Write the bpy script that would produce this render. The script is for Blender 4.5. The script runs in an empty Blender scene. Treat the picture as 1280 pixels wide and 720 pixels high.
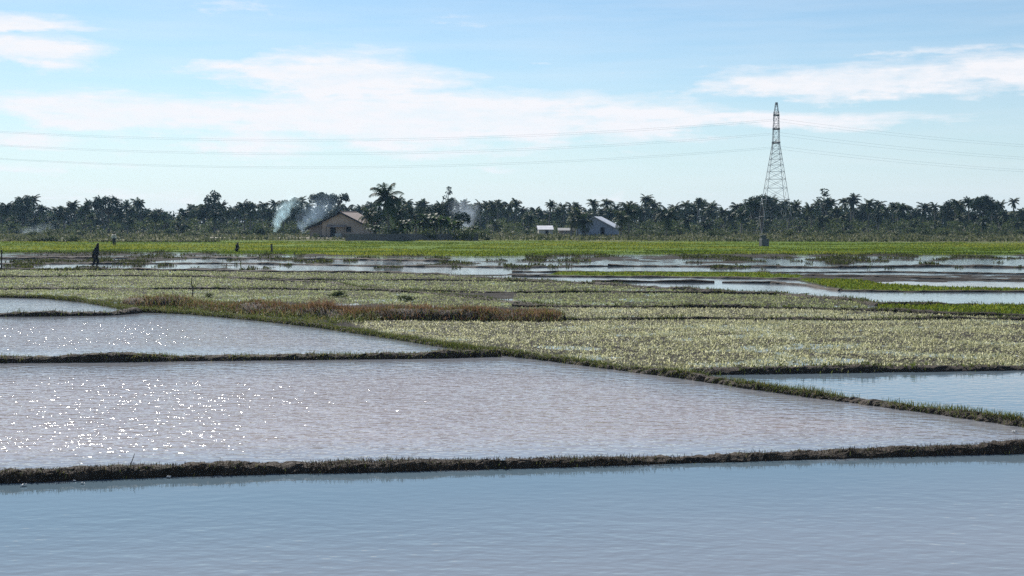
import bpy, bmesh, math, random
import numpy as np
from mathutils import Vector, Matrix

random.seed(7)
R = np.random.default_rng(7)
sc = bpy.context.scene
COL = sc.collection

# ------------------------------------------------------------------ camera model
F, HZ, CAMH = 1600.0, 275.0, 3.5          # focal length and horizon row on a 1280x720 frame, eye height in metres
TH = math.atan((360.0 - HZ) / F)
CT, ST = math.cos(TH), math.sin(TH)


def P(px, py, z=0.0):
    """the point at height z that is seen at a place of the photograph"""
    xc, yc = (px - 640.0) / F, -(py - 360.0) / F
    d = Vector((xc, CT + yc * ST, -ST + yc * CT))
    t = (z - CAMH) / d.z
    return Vector((d.x * t, d.y * t, z))


def at(px, dist, z=0.0):
    return Vector(((px - 640.0) / F * dist, dist, z))


def base_row(d):
    return HZ + F * CAMH / d


def poly(pts, z=0.0):
    return np.array([P(a, b, z)[:2] for a, b in pts])


# ------------------------------------------------------------------ numpy helpers
def _h(i, j, k):
    n = (i * 374761393 + j * 668265263 + k * 2147483647 // 7) & 0x7FFFFFFF
    n = ((n ^ (n >> 13)) * 1274126177) & 0x7FFFFFFF
    n = ((n ^ (n >> 16)) * 40503 + 12345) & 0x7FFFFFFF
    return (n % 65536) / 65535.0


def vnoise(x, y, seed=0):
    xi, yi = np.floor(x).astype(np.int64), np.floor(y).astype(np.int64)
    fx, fy = x - xi, y - yi
    fx, fy = fx * fx * (3 - 2 * fx), fy * fy * (3 - 2 * fy)
    a, b = _h(xi, yi, seed), _h(xi + 1, yi, seed)
    c, d = _h(xi, yi + 1, seed), _h(xi + 1, yi + 1, seed)
    return (a * (1 - fx) + b * fx) * (1 - fy) + (c * (1 - fx) + d * fx) * fy


def fbm(x, y, oct=4, seed=0):
    s, a, t = 0.0, 0.5, 0.0
    for o in range(oct):
        s = s + a * vnoise(x * 2 ** o + 17.3 * o, y * 2 ** o + 9.1 * o, seed + o)
        t += a
        a *= 0.5
    return s / t


def sstep(a, b, x):
    t = np.clip((x - a) / (b - a), 0, 1)
    return t * t * (3 - 2 * t)


def inside(pg, x, y):
    r = np.zeros(x.shape, bool)
    n = len(pg)
    for i in range(n):
        x1, y1 = pg[i]
        x2, y2 = pg[(i + 1) % n]
        c = ((y1 > y) != (y2 > y)) & (x < (x2 - x1) * (y - y1) / (y2 - y1 + 1e-12) + x1)
        r ^= c
    return r


def dist_line(pl, x, y):
    d = np.full(x.shape, 1e9)
    for (x1, y1), (x2, y2) in zip(pl[:-1], pl[1:]):
        dx, dy = x2 - x1, y2 - y1
        t = np.clip(((x - x1) * dx + (y - y1) * dy) / (dx * dx + dy * dy + 1e-9), 0, 1)
        d = np.minimum(d, np.hypot(x - x1 - t * dx, y - y1 - t * dy))
    return d


def mesh_np(name, v, f, mat=None, smooth=False, attrs=None):
    """v (N,3), f (M,3 or 4) -> mesh data"""
    me = bpy.data.meshes.new(name)
    v = np.asarray(v, np.float32)
    f = np.asarray(f, np.int32)
    me.vertices.add(len(v))
    me.vertices.foreach_set('co', v.ravel())
    k = f.shape[1]
    me.loops.add(f.size)
    me.loops.foreach_set('vertex_index', f.ravel())
    me.polygons.add(len(f))
    me.polygons.foreach_set('loop_start', np.arange(0, f.size, k, dtype=np.int32))
    me.polygons.foreach_set('loop_total', np.full(len(f), k, np.int32))
    me.polygons.foreach_set('use_smooth', np.full(len(f), smooth, bool))
    for an, av in (attrs or {}).items():
        at_ = me.attributes.new(an, 'FLOAT', 'POINT')
        at_.data.foreach_set('value', np.asarray(av, np.float32).ravel())
    me.update(calc_edges=True)
    if mat:
        me.materials.append(mat)
    return me


def link(name, me, parent=None, loc=None):
    o = bpy.data.objects.new(name, me)
    COL.objects.link(o)
    if parent:
        o.parent = parent
    if loc is not None:
        o.location = loc
    return o


def tag(o, label=None, cat=None, group=None, kind=None):
    for k, v in (('label', label), ('category', cat), ('group', group), ('kind', kind)):
        if v:
            o[k] = v
    return o


def thing(name, label, cat, loc=(0, 0, 0), rz=0.0, group=None):
    o = bpy.data.objects.new(name, None)
    COL.objects.link(o)
    o.location = loc
    o.rotation_euler = (0, 0, rz)
    return tag(o, label, cat, group)


class MB:
    """collects simple solids into one mesh"""
    def __init__(s):
        s.bm = bmesh.new()

    def box(s, c, d, rz=0.0, bev=0.0):
        m = Matrix.Translation(c) @ Matrix.Rotation(rz, 4, 'Z') @ Matrix.Diagonal((*d, 1))
        r = bmesh.ops.create_cube(s.bm, size=1, matrix=m)
        if bev:
            es = list({e for v in r['verts'] for e in v.link_edges})
            bmesh.ops.bevel(s.bm, geom=es, offset=bev, segments=1, affect='EDGES')
        return s

    def bar(s, a, b, r, r2=None, n=6):
        a, b = Vector(a), Vector(b)
        d = b - a
        q = d.to_track_quat('Z', 'Y').to_matrix().to_4x4()
        m = Matrix.Translation((a + b) / 2) @ q
        bmesh.ops.create_cone(s.bm, cap_ends=True, segments=n, radius1=r, radius2=r if r2 is None else r2, depth=d.length, matrix=m)
        return s

    def tube(s, pts, rad, n=6):
        pts = [Vector(p) for p in pts]
        rings = []
        for i, p in enumerate(pts):
            t = (pts[min(i + 1, len(pts) - 1)] - pts[max(i - 1, 0)]).normalized()
            up = Vector((0, 1, 0)) if abs(t.y) < 0.9 else Vector((1, 0, 0))
            u = t.cross(up).normalized()
            w = t.cross(u)
            r = rad[i] if hasattr(rad, '__len__') else rad
            rings.append([s.bm.verts.new(p + (u * math.cos(a) + w * math.sin(a)) * r) for a in (2 * math.pi * k / n for k in range(n))])
        for a, b in zip(rings[:-1], rings[1:]):
            for k in range(n):
                s.bm.faces.new((a[k], a[(k + 1) % n], b[(k + 1) % n], b[k]))
        s.bm.faces.new(rings[0])
        s.bm.faces.new(rings[-1])
        return s

    def prism(s, pts, depth, thick_axis='y', y0=0.0):
        """outline pts in x,z extruded along y"""
        a = [s.bm.verts.new((x, y0, z)) for x, z in pts]
        b = [s.bm.verts.new((x, y0 + depth, z)) for x, z in pts]
        n = len(pts)
        s.bm.faces.new(a)
        s.bm.faces.new(b[::-1])
        for i in range(n):
            s.bm.faces.new((a[i], b[i], b[(i + 1) % n], a[(i + 1) % n]))
        return s

    def slab(s, pts, t):
        """a sheet through four points, t thick (down its normal)"""
        p = [Vector(q) for q in pts]
        nrm = (p[1] - p[0]).cross(p[3] - p[0]).normalized()
        if nrm.z < 0:
            nrm = -nrm
        a = [s.bm.verts.new(q) for q in p]
        b = [s.bm.verts.new(q - nrm * t) for q in p]
        s.bm.faces.new(a)
        s.bm.faces.new(b[::-1])
        for i in range(4):
            s.bm.faces.new((a[i], b[i], b[(i + 1) % 4], a[(i + 1) % 4]))
        return s

    def ball(s, c, r, sx=1, sy=1, sz=1, seg=10):
        m = Matrix.Translation(c) @ Matrix.Diagonal((r * sx, r * sy, r * sz, 1))
        bmesh.ops.create_uvsphere(s.bm, u_segments=seg, v_segments=seg - 2, radius=1, matrix=m)
        return s

    def data(s, name, mat, smooth=False):
        bmesh.ops.recalc_face_normals(s.bm, faces=s.bm.faces)
        me = bpy.data.meshes.new(name)
        s.bm.to_mesh(me)
        s.bm.free()
        if mat:
            me.materials.append(mat)
        for p in me.polygons:
            p.use_smooth = smooth
        return me

    def build(s, name, mat, parent=None, smooth=False):
        return link(name, s.data(name, mat, smooth), parent)


# ------------------------------------------------------------------ materials
def mat_new(name):
    m = bpy.data.materials.new(name)
    m.use_nodes = True
    nt = m.node_tree
    nt.nodes.clear()
    out = nt.nodes.new('ShaderNodeOutputMaterial')
    return m, nt, out


def N(nt, t, **kw):
    n = nt.nodes.new(t)
    for k, v in kw.items():
        if k in ('operation', 'blend_type', 'data_type', 'attribute_name', 'noise_dimensions', 'feature', 'sky_type', 'interpolation_type', 'wave_type', 'vector_type', 'clamp'):
            setattr(n, k, v)
        else:
            n.inputs[k].default_value = v
    return n


def L(nt, a, b):
    nt.links.new(a, b)


def math_n(nt, op, a, b=None, c=None, clamp=False):
    n = nt.nodes.new('ShaderNodeMath')
    n.operation = op
    n.use_clamp = clamp
    for i, v in enumerate((a, b, c)):
        if v is None:
            continue
        if isinstance(v, (int, float)):
            n.inputs[i].default_value = v
        else:
            nt.links.new(v, n.inputs[i])
    return n.outputs[0]


def ramp(nt, fac, stops):
    n = nt.nodes.new('ShaderNodeValToRGB')
    e = n.color_ramp.elements
    while len(e) < len(stops):
        e.new(0.5)
    for i, (p, c) in enumerate(stops):
        e[i].position = p
        e[i].color = (*c, 1)
    L(nt, fac, n.inputs[0])
    return n.outputs[0]


def mixc(nt, fac, a, b, blend='MIX'):
    n = nt.nodes.new('ShaderNodeMix')
    n.data_type = 'RGBA'
    n.blend_type = blend
    for v, i in ((fac, 0), (a, 6), (b, 7)):
        if isinstance(v, (int, float)):
            n.inputs[i].default_value = v
        elif isinstance(v, tuple):
            n.inputs[i].default_value = (*v, 1)
        else:
            L(nt, v, n.inputs[i])
    return n.outputs[2]


def attr(nt, name):
    n = nt.nodes.new('ShaderNodeAttribute')
    n.attribute_name = name
    return n.outputs['Fac']


def geo_pos(nt):
    return nt.nodes.new('ShaderNodeNewGeometry').outputs['Position']


def noise(nt, vec, scale, detail=4.0, rough=0.55, w=None):
    n = nt.nodes.new('ShaderNodeTexNoise')
    n.inputs['Scale'].default_value = scale
    n.inputs['Detail'].default_value = detail
    n.inputs['Roughness'].default_value = rough
    if vec is not None:
        L(nt, vec, n.inputs['Vector'])
    return n.outputs['Fac']


def vscale(nt, vec, s):
    n = nt.nodes.new('ShaderNodeMapping')
    n.inputs['Scale'].default_value = s
    L(nt, vec, n.inputs['Vector'])
    return n.outputs[0]


def solid(name, stops, scale=3.0, rough=0.85, bump=0.0, spec=0.3, stretch=(1, 1, 1), metal=0.0):
    """rough surface whose colour wanders between the stops"""
    m, nt, out = mat_new(name)
    tc = nt.nodes.new('ShaderNodeTexCoord').outputs['Object']
    v = vscale(nt, tc, stretch)
    nz = noise(nt, v, scale, 6, 0.65)
    b = nt.nodes.new('ShaderNodeBsdfPrincipled')
    L(nt, ramp(nt, nz, [(0.3 + 0.4 * i / max(1, len(stops) - 1), c) for i, c in enumerate(stops)]), b.inputs['Base Color'])
    b.inputs['Roughness'].default_value = rough
    b.inputs['Specular IOR Level'].default_value = spec
    b.inputs['Metallic'].default_value = metal
    if bump:
        bn = nt.nodes.new('ShaderNodeBump')
        bn.inputs['Strength'].default_value = 1
        bn.inputs['Distance'].default_value = bump
        L(nt, noise(nt, v, scale * 4, 5), bn.inputs['Height'])
        L(nt, bn.outputs[0], b.inputs['Normal'])
    L(nt, b.outputs[0], out.inputs[0])
    return m


def leafmat(name, stops, trans=0.45, rough=0.5, spec=0.3, obj_random=False, tgain=1.0):
    """leaf blades: colour by the blade's own tint value, some light comes through"""
    m, nt, out = mat_new(name)
    t = attr(nt, 'tint')
    if obj_random:
        oi = nt.nodes.new('ShaderNodeObjectInfo').outputs['Random']
        t = math_n(nt, 'ADD', math_n(nt, 'MULTIPLY', t, 0.6), math_n(nt, 'MULTIPLY', oi, 0.4))
    c = ramp(nt, t, [(i / (len(stops) - 1), s) for i, s in enumerate(stops)])
    b = nt.nodes.new('ShaderNodeBsdfPrincipled')
    L(nt, c, b.inputs['Base Color'])
    b.inputs['Roughness'].default_value = rough
    b.inputs['Specular IOR Level'].default_value = spec
    tr = nt.nodes.new('ShaderNodeBsdfTranslucent')
    if tgain != 1.0:
        c2 = mixc(nt, 1.0, c, (tgain, tgain, tgain * 0.6), 'MULTIPLY')
    else:
        c2 = c
    L(nt, c2, tr.inputs['Color'])
    mx = nt.nodes.new('ShaderNodeMixShader')
    mx.inputs[0].default_value = trans
    L(nt, b.outputs[0], mx.inputs[1])
    L(nt, tr.outputs[0], mx.inputs[2])
    L(nt, mx.outputs[0], out.inputs[0])
    return m


M = {}
M['mud'] = solid('bund_mud', [(0.022, 0.017, 0.012), (0.042, 0.032, 0.023), (0.095, 0.072, 0.052)], 9.0, 0.85, 0.03, 0.25)
M['bark'] = solid('bark', [(0.06, 0.05, 0.04), (0.14, 0.12, 0.1)], 2.0, 0.9)
M['palm_bark'] = solid('palm_bark', [(0.1, 0.09, 0.08), (0.22, 0.2, 0.17)], 3.0, 0.9, stretch=(1, 1, 6))
M['palm'] = leafmat('palm_leaf', [(0.014, 0.032, 0.016), (0.034, 0.06, 0.024), (0.09, 0.105, 0.038)], 0.3, 0.6, 0.12, True)
M['broad'] = leafmat('broad_leaf', [(0.009, 0.022, 0.016), (0.02, 0.04, 0.022), (0.042, 0.068, 0.03)], 0.25, 0.65, 0.1, True)
M['bush'] = leafmat('bush_leaf', [(0.03, 0.045, 0.018), (0.06, 0.085, 0.03), (0.12, 0.13, 0.06)], 0.35, 0.65, 0.12, True)
M['banana'] = leafmat('banana_leaf', [(0.016, 0.035, 0.013), (0.035, 0.06, 0.018), (0.065, 0.085, 0.032)], 0.35, 0.6, 0.08, True)
M['young_rice'] = leafmat('young_rice', [(0.045, 0.07, 0.014), (0.09, 0.128, 0.018), (0.18, 0.19, 0.045)], 0.5, 0.8, 0.05, tgain=1.2)
M['seedling'] = leafmat('seedling', [(0.1, 0.108, 0.04), (0.41, 0.41, 0.225), (0.74, 0.72, 0.46)], 0.5, 0.5, 0.3)
M['seedling_green'] = leafmat('seedling_green', [(0.085, 0.11, 0.03), (0.27, 0.305, 0.125), (0.5, 0.51, 0.29)], 0.5, 0.55, 0.22)
M['bund_grass'] = leafmat('bund_grass', [(0.05, 0.065, 0.018), (0.1, 0.13, 0.03), (0.22, 0.18, 0.08)], 0.45, 0.6, 0.2)
M['dry_grass'] = leafmat('dry_grass', [(0.08, 0.046, 0.028), (0.2, 0.118, 0.066), (0.33, 0.225, 0.115)], 0.4, 0.85, 0.04)
M['straw_dark'] = leafmat('dark_straw', [(0.025, 0.02, 0.015), (0.06, 0.047, 0.034), (0.15, 0.12, 0.085)], 0.25, 0.85, 0.05)
M['stubble'] = leafmat('stubble', [(0.022, 0.024, 0.012), (0.055, 0.065, 0.022), (0.12, 0.14, 0.04)], 0.35, 0.8, 0.05)
M['scrub'] = leafmat('scrub_grass', [(0.035, 0.046, 0.02), (0.07, 0.085, 0.034), (0.145, 0.145, 0.075)], 0.4, 0.7, 0.15)
M['steel'] = solid('galvanised_steel', [(0.15, 0.17, 0.18), (0.24, 0.26, 0.27)], 0.8, 0.7, 0, 0.2)
M['wire'] = solid('wire', [(0.22, 0.23, 0.24), (0.3, 0.31, 0.32)], 0.5, 0.6)
M['concrete_dark'] = solid('dark_concrete', [(0.09, 0.09, 0.1), (0.19, 0.19, 0.19)], 2.0, 0.9)
M['ochre'] = solid('ochre_render', [(0.36, 0.27, 0.21), (0.58, 0.45, 0.36)], 0.6, 0.9)
M['grey_wall'] = solid('grey_render', [(0.25, 0.2, 0.18), (0.38, 0.31, 0.27)], 0.8, 0.9)
M['roof_red'] = solid('rusty_roof', [(0.1, 0.07, 0.058), (0.2, 0.145, 0.12)], 1.0, 0.7, stretch=(3, 0.4, 1))
M['roof_zinc'] = solid('zinc_roof', [(0.3, 0.32, 0.35), (0.62, 0.63, 0.66)], 0.7, 0.5, metal=0.1)
M['blue_wall'] = solid('blue_wall', [(0.26, 0.29, 0.36), (0.38, 0.41, 0.48)], 0.7, 0.9)
M['cream'] = solid('cream_wall', [(0.4, 0.38, 0.32), (0.55, 0.52, 0.45)], 0.8, 0.9)
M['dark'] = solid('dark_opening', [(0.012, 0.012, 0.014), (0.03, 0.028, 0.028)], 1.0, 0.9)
M['dark_zinc'] = solid('dull_zinc', [(0.1, 0.105, 0.11), (0.18, 0.185, 0.19)], 0.8, 0.8)
M['fence'] = solid('fence_board', [(0.09, 0.085, 0.085), (0.2, 0.185, 0.17)], 1.4, 0.9, stretch=(5, 5, 0.4))
M['path'] = solid('pale_path', [(0.4, 0.36, 0.3), (0.55, 0.5, 0.42)], 0.5, 0.95)
M['timber'] = solid('timber', [(0.05, 0.04, 0.03), (0.12, 0.09, 0.065)], 6.0, 0.9)
M['white_scrap'] = solid('white_plastic', [(0.6, 0.6, 0.58), (0.8, 0.8, 0.78)], 8.0, 0.5)
M['skin'] = solid('skin', [(0.2, 0.115, 0.075), (0.26, 0.15, 0.1)], 8.0, 0.6)
M['cloth_black'] = solid('black_cloth', [(0.012, 0.012, 0.015), (0.025, 0.024, 0.028)], 6.0, 0.9)
M['cloth_navy'] = solid('dark_trousers', [(0.02, 0.022, 0.03), (0.035, 0.037, 0.05)], 6.0, 0.9)
M['cloth_white'] = leafmat('white_cloth', [(0.82, 0.82, 0.81), (0.85, 0.85, 0.84)], 0.6, 0.9, 0.1)
M['hair'] = solid('black_hair', [(0.01, 0.009, 0.008), (0.02, 0.018, 0.016)], 9.0, 0.6)


# ground: cover 0 = wet mud, 1 = under young rice, 2 = dry scrub
def ground_material():
    m, nt, out = mat_new('ground')
    pos = geo_pos(nt)
    nz = noise(nt, pos, 1.3, 8, 0.65)
    fine = noise(nt, pos, 9.0, 5, 0.6)
    mud = ramp(nt, nz, [(0.3, (0.018, 0.017, 0.015)), (0.5, (0.034, 0.031, 0.028)), (0.7, (0.075, 0.07, 0.06))])
    rice = ramp(nt, nz, [(0.3, (0.05, 0.09, 0.012)), (0.7, (0.12, 0.18, 0.02))])
    scr = ramp(nt, fine, [(0.3, (0.06, 0.065, 0.035)), (0.7, (0.17, 0.155, 0.1))])
    c = attr(nt, 'cover')
    col = mixc(nt, math_n(nt, 'SUBTRACT', c, 0.0, clamp=True), mud, rice)
    col = mixc(nt, math_n(nt, 'SUBTRACT', c, 1.0, clamp=True), col, scr)
    b = nt.nodes.new('ShaderNodeBsdfPrincipled')
    L(nt, col, b.inputs['Base Color'])
    b.inputs['Roughness'].default_value = 0.95
    b.inputs['Specular IOR Level'].default_value = 0.04
    bn = nt.nodes.new('ShaderNodeBump')
    bn.inputs['Distance'].default_value = 0.08
    L(nt, fine, bn.inputs['Height'])
    L(nt, bn.outputs[0], b.inputs['Normal'])
    L(nt, b.outputs[0], out.inputs[0])
    return m


def water_material():
    m, nt, out = mat_new('paddy_water')
    pos = geo_pos(nt)
    rip, mud = attr(nt, 'ripple'), attr(nt, 'silt')
    mp = nt.nodes.new('ShaderNodeMapping')
    mp.inputs['Rotation'].default_value = (0, 0, math.radians(14))
    mp.inputs['Scale'].default_value = (0.62, 1.0, 1.0)
    L(nt, pos, mp.inputs['Vector'])
    v = mp.outputs[0]
    n1 = noise(nt, v, 5.0, 1.5, 0.45)
    n2 = noise(nt, v, 13.0, 1.0, 0.5)
    n3 = noise(nt, v, 1.6, 1.0, 0.5)
    gust = noise(nt, vscale(nt, pos, (0.25, 0.5, 1)), 0.55, 3.0, 0.6)
    gust = math_n(nt, 'MULTIPLY_ADD', gust, 1.1, 0.45)
    hgt = math_n(nt, 'ADD', math_n(nt, 'MULTIPLY', n1, 0.062), math_n(nt, 'MULTIPLY', n2, 0.018))
    hgt = math_n(nt, 'ADD', hgt, math_n(nt, 'MULTIPLY', n3, 0.02))
    hgt = math_n(nt, 'MULTIPLY', hgt, math_n(nt, 'MULTIPLY', rip, gust))
    bn = nt.nodes.new('ShaderNodeBump')
    bn.inputs['Strength'].default_value = 1.0
    bn.inputs['Distance'].default_value = 1.0
    L(nt, hgt, bn.inputs['Height'])
    patch = noise(nt, vscale(nt, pos, (0.4, 0.8, 1)), 0.5, 4.0, 0.6)
    silt = mixc(nt, patch, (0.27, 0.24, 0.245), (0.36, 0.325, 0.33))
    clear = mixc(nt, patch, (0.072, 0.118, 0.15), (0.095, 0.135, 0.166))
    col = mixc(nt, mud, clear, silt)
    b = nt.nodes.new('ShaderNodeBsdfPrincipled')
    L(nt, col, b.inputs['Base Color'])
    b.inputs['Roughness'].default_value = 0.05
    b.inputs['IOR'].default_value = 1.33
    L(nt, bn.outputs[0], b.inputs['Normal'])
    L(nt, b.outputs[0], out.inputs[0])
    return m


M['ground'] = ground_material()
M['water'] = water_material()

# ------------------------------------------------------------------ plan of the fields (rows and columns of the photograph -> ground)
DIAG = [(1420, 551), (1280, 532), (1180, 517.5), (1060, 502), (940, 485.5), (870, 474), (800, 465), (700, 452), (640, 445), (560, 434), (480, 421), (400, 409), (320, 400), (240, 392.5), (205, 391), (172, 390), (158, 386.5), (110, 378), (60, 373), (0, 371.5), (-120, 370.5)]
BUNDS = {
    # name: (points, width, height, wobble)
    'front': ([(-220, 611), (0, 602), (200, 594), (420, 588), (640, 583), (860, 577), (1060, 571), (1280, 564), (1500, 557)], 0.48, 0.12, 1.0),
    'diag': (DIAG, 0.44, 0.105, 1.0),
    'second': ([(-120, 454), (0, 453), (200, 451), (400, 449), (540, 447), (625, 445)], 0.55, 0.15, 1.0),
    'third': ([(-120, 396), (0, 395.5), (80, 395), (140, 394), (172, 391)], 0.6, 0.16, 1.0),
    'right': ([(868, 468), (960, 466), (1100, 464), (1280, 461.5), (1440, 459)], 0.6, 0.13, 1.0),
    'mid_a': ([(700, 401), (830, 400), (900, 399.5), (1060, 401), (1200, 399), (1300, 400.5), (1440, 400)], 0.5, 0.11, 1.0),
    'mid_b': ([(640, 384), (760, 385), (900, 385), (1000, 386.5), (1090, 389), (1190, 394), (1300, 397)], 0.5, 0.12, 1.0),
    'mid_c': ([(-120, 362.5), (0, 362), (320, 362), (460, 363.5), (640, 366.5), (760, 366), (900, 367), (985, 369)], 0.5, 0.1, 1.0),
    'mid_d': ([(330, 351), (415, 354), (460, 362), (535, 367.5), (640, 379), (700, 384)], 0.5, 0.1, 1.0),
    'mid_e': ([(-120, 347), (0, 346.8), (140, 345.6), (260, 346.6), (330, 350), (480, 350.5), (640, 352), (730, 355)], 0.5, 0.1, 1.0),
    'shore': ([(560, 345), (600, 348), (640, 350.5), (735, 355), (800, 359.5), (891, 364.5), (979, 369), (1040, 374.5), (1074, 377.5), (1095, 382), (1200, 383), (1420, 384)], 0.55, 0.12, 1.1),
    'far_a': ([(-120, 337.4), (0, 337.2), (120, 336.8), (320, 340), (480, 341.5), (560, 344)], 0.6, 0.12, 1.1),
    'inner_a': ([(740, 352.6), (830, 353), (893, 353.3)], 0.5, 0.12, 1.0),
    'inner_b': ([(903, 353.4), (965, 354.2), (1010, 357), (1035, 362), (1050, 363.6)], 0.5, 0.1, 1.0),
    'inner_c': ([(1050, 363.8), (1140, 365.2), (1262, 365), (1420, 366)], 0.5, 0.08, 1.0),
    'far_b': ([(640, 345.4), (760, 346.6), (840, 346.8), (960, 349), (1010, 350)], 0.55, 0.1, 1.1),
    'far_c': ([(960, 344), (1080, 346), (1180, 349), (1280, 351), (1420, 352)], 0.55, 0.1, 1.1),
    'far_d': ([(-120, 330.5), (120, 330), (300, 329.6), (480, 333), (640, 334.5), (760, 333)], 0.7, 0.12, 1.2),
    'far_e': ([(640, 340.3), (800, 340.8), (960, 341.2), (1120, 340.4), (1280, 343), (1420, 343)], 0.5, 0.09, 1.2),
    'far_f': ([(760, 333), (900, 333.6), (1040, 335), (1180, 333), (1280, 335), (1420, 335)], 0.8, 0.14, 1.2),
    'far_g': ([(-120, 324.5), (60, 323.5), (220, 322.6), (420, 324.5), (560, 326.6)], 0.9, 0.15, 1.3),
    'far_h': ([(-120, 303.2), (0, 302.8), (140, 303.2), (275, 303)], 1.2, 0.26, 1.0),
}
BL = {k: poly(v[0]) for k, v in BUNDS.items()}

W = {  # open water
    'A': poly([(-300, 611), (0, 602), (200, 594), (420, 588), (640, 583), (860, 577), (1060, 571), (1280, 564), (1600, 554), (2400, 800), (2400, 1500), (-1400, 1500)]),
    'B': poly([(-220, 611), (0, 602), (200, 594), (420, 588), (640, 583), (860, 577), (1060, 571), (1280, 564), (1330, 540), (1280, 529), (1180, 514), (1060, 499), (940, 482), (870, 471), (800, 464), (700, 452), (640, 445), (540, 447), (400, 449), (200, 451), (0, 453), (-220, 455)]),
    'C': poly([(-220, 455), (0, 453), (200, 451), (400, 449), (540, 447), (640, 445), (560, 434), (480, 421), (400, 409), (320, 400), (240, 392.5), (205, 391), (172, 391), (146, 394), (80, 395), (0, 395.5), (-220, 396)]),
    'D': poly([(-220, 396), (0, 395.5), (80, 395), (150, 394), (165, 391), (158, 386.5), (110, 378), (60, 373), (0, 371), (-220, 370)]),
    'E': poly([(868, 468), (960, 466), (1100, 464), (1280, 461.5), (1500, 458), (1600, 570), (1420, 548), (1280, 529), (1180, 514), (1060, 499), (940, 482), (870, 471)]),
    'P': poly([(1090, 352.5), (1280, 353.5), (1450, 354), (1450, 361.5), (1280, 361), (1180, 358.5), (1110, 355)]),
    'W1': poly([(985, 369), (1050, 363.8), (1140, 365.2), (1262, 365), (1500, 366), (1500, 384), (1200, 383), (1095, 382), (1074, 377.5), (1040, 374.5)]),
    'W2': poly([(560, 345), (640, 345.4), (760, 346.6), (840, 346.8), (960, 349), (1000, 352), (1050, 363.6), (979, 369), (891, 364.5), (800, 359.5), (735, 355), (640, 350.5)]),
}
SEED = {  # planted plots
    'F': poly([(430, 402), (700, 401), (830, 400), (1060, 401), (1300, 400.5), (1500, 400), (1500, 458), (1280, 461), (1100, 463.5), (960, 465.5), (868, 467.5), (800, 463), (700, 451), (640, 444), (560, 433), (480, 420)]),
    'G': poly([(690, 385), (900, 385.5), (1000, 387), (1090, 389.5), (1190, 394.5), (1300, 398), (1300, 400), (1060, 400.5), (830, 399.5), (700, 400)]),
    'H': poly([(645, 367), (760, 366.6), (900, 367.6), (985, 369.5), (1040, 375), (1074, 378), (1090, 388), (1000, 386), (900, 384.5), (760, 384.5), (700, 384), (640, 379)]),
    'I': poly([(-220, 363), (0, 362.6), (320, 362.6), (460, 364), (535, 368), (640, 379), (690, 384), (690, 388), (400, 379), (240, 378), (120, 375), (60, 372), (-220, 369)]),
    'J': poly([(-220, 347.5), (0, 347.3), (140, 346), (260, 347), (330, 351), (415, 354), (460, 362), (320, 361.5), (0, 361.5), (-220, 362)]),
    'K': poly([(335, 350.8), (480, 351), (640, 352.5), (730, 355.5), (800, 360), (891, 365), (960, 368), (760, 365.5), (640, 366), (535, 367), (460, 361), (415, 353)]),
    'L': poly([(-220, 338), (0, 337.8), (120, 337.4), (320, 340.6), (480, 342), (560, 344.5), (640, 351), (735, 354.5), (480, 350), (330, 349.5), (260, 346), (140, 345), (-220, 346.5)]),
}
RICE = {  # bright young rice
    'near_right': poly([(1100, 383.5), (1200, 383.6), (1420, 384.5), (1500, 385), (1500, 397), (1300, 396), (1200, 393), (1100, 388)]),
    'wedge': poly([(1000, 350), (1075, 351), (1100, 356), (1170, 360), (1262, 362.3), (1420, 363), (1420, 365), (1262, 364.6), (1140, 364.8), (1060, 363), (1030, 358)]),
    'strip': poly([(700, 341.2), (960, 342), (960, 343.6), (1000, 345), (1000, 348.5), (840, 346.2), (760, 346), (690, 344)]),
}
DRYMUD = poly([(1090, 352.5), (1280, 353.5), (1450, 354), (1450, 361.5), (1280, 361), (1180, 358.5), (1110, 355)])
FAR_RICE_Y0 = lambda x: 128.0  # handled below with a wavy edge


def far_edge(x):
    """near edge of the big bright field (metres from the camera), wavy along x"""
    return 127.5 - 0.12 * np.clip(x, 0, 60) + 7.0 * fbm(x / 22.0, x * 0 + 3.3, 3, 5) + 10.0 * np.exp(-((x - 16) / 22.0) ** 2) * 0.0 - 8.0 * np.exp(-((x + 6) / 16.0) ** 2) + 8.0 * np.exp(-((x + 42) / 14.0) ** 2) * (x < -30)


# ------------------------------------------------------------------ ground sheet
def axis(segs):
    out = []
    for a, b, s in segs:
        out.append(np.arange(a, b, s))
    return np.concatenate(out + [np.array([segs[-1][1]])])


gx = axis([(-1000, -800, 100), (-800, -200, 60), (-200, -82, 6), (-82, 82, 0.55), (82, 200, 6), (200, 800, 60), (800, 1000, 100)])
gy = axis([(-60, 2, 6), (2, 14, 1), (14, 160, 0.42), (160, 340, 2.5), (340, 600, 20), (600, 1200, 100)])
X, Y = np.meshgrid(gx, gy)


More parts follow.
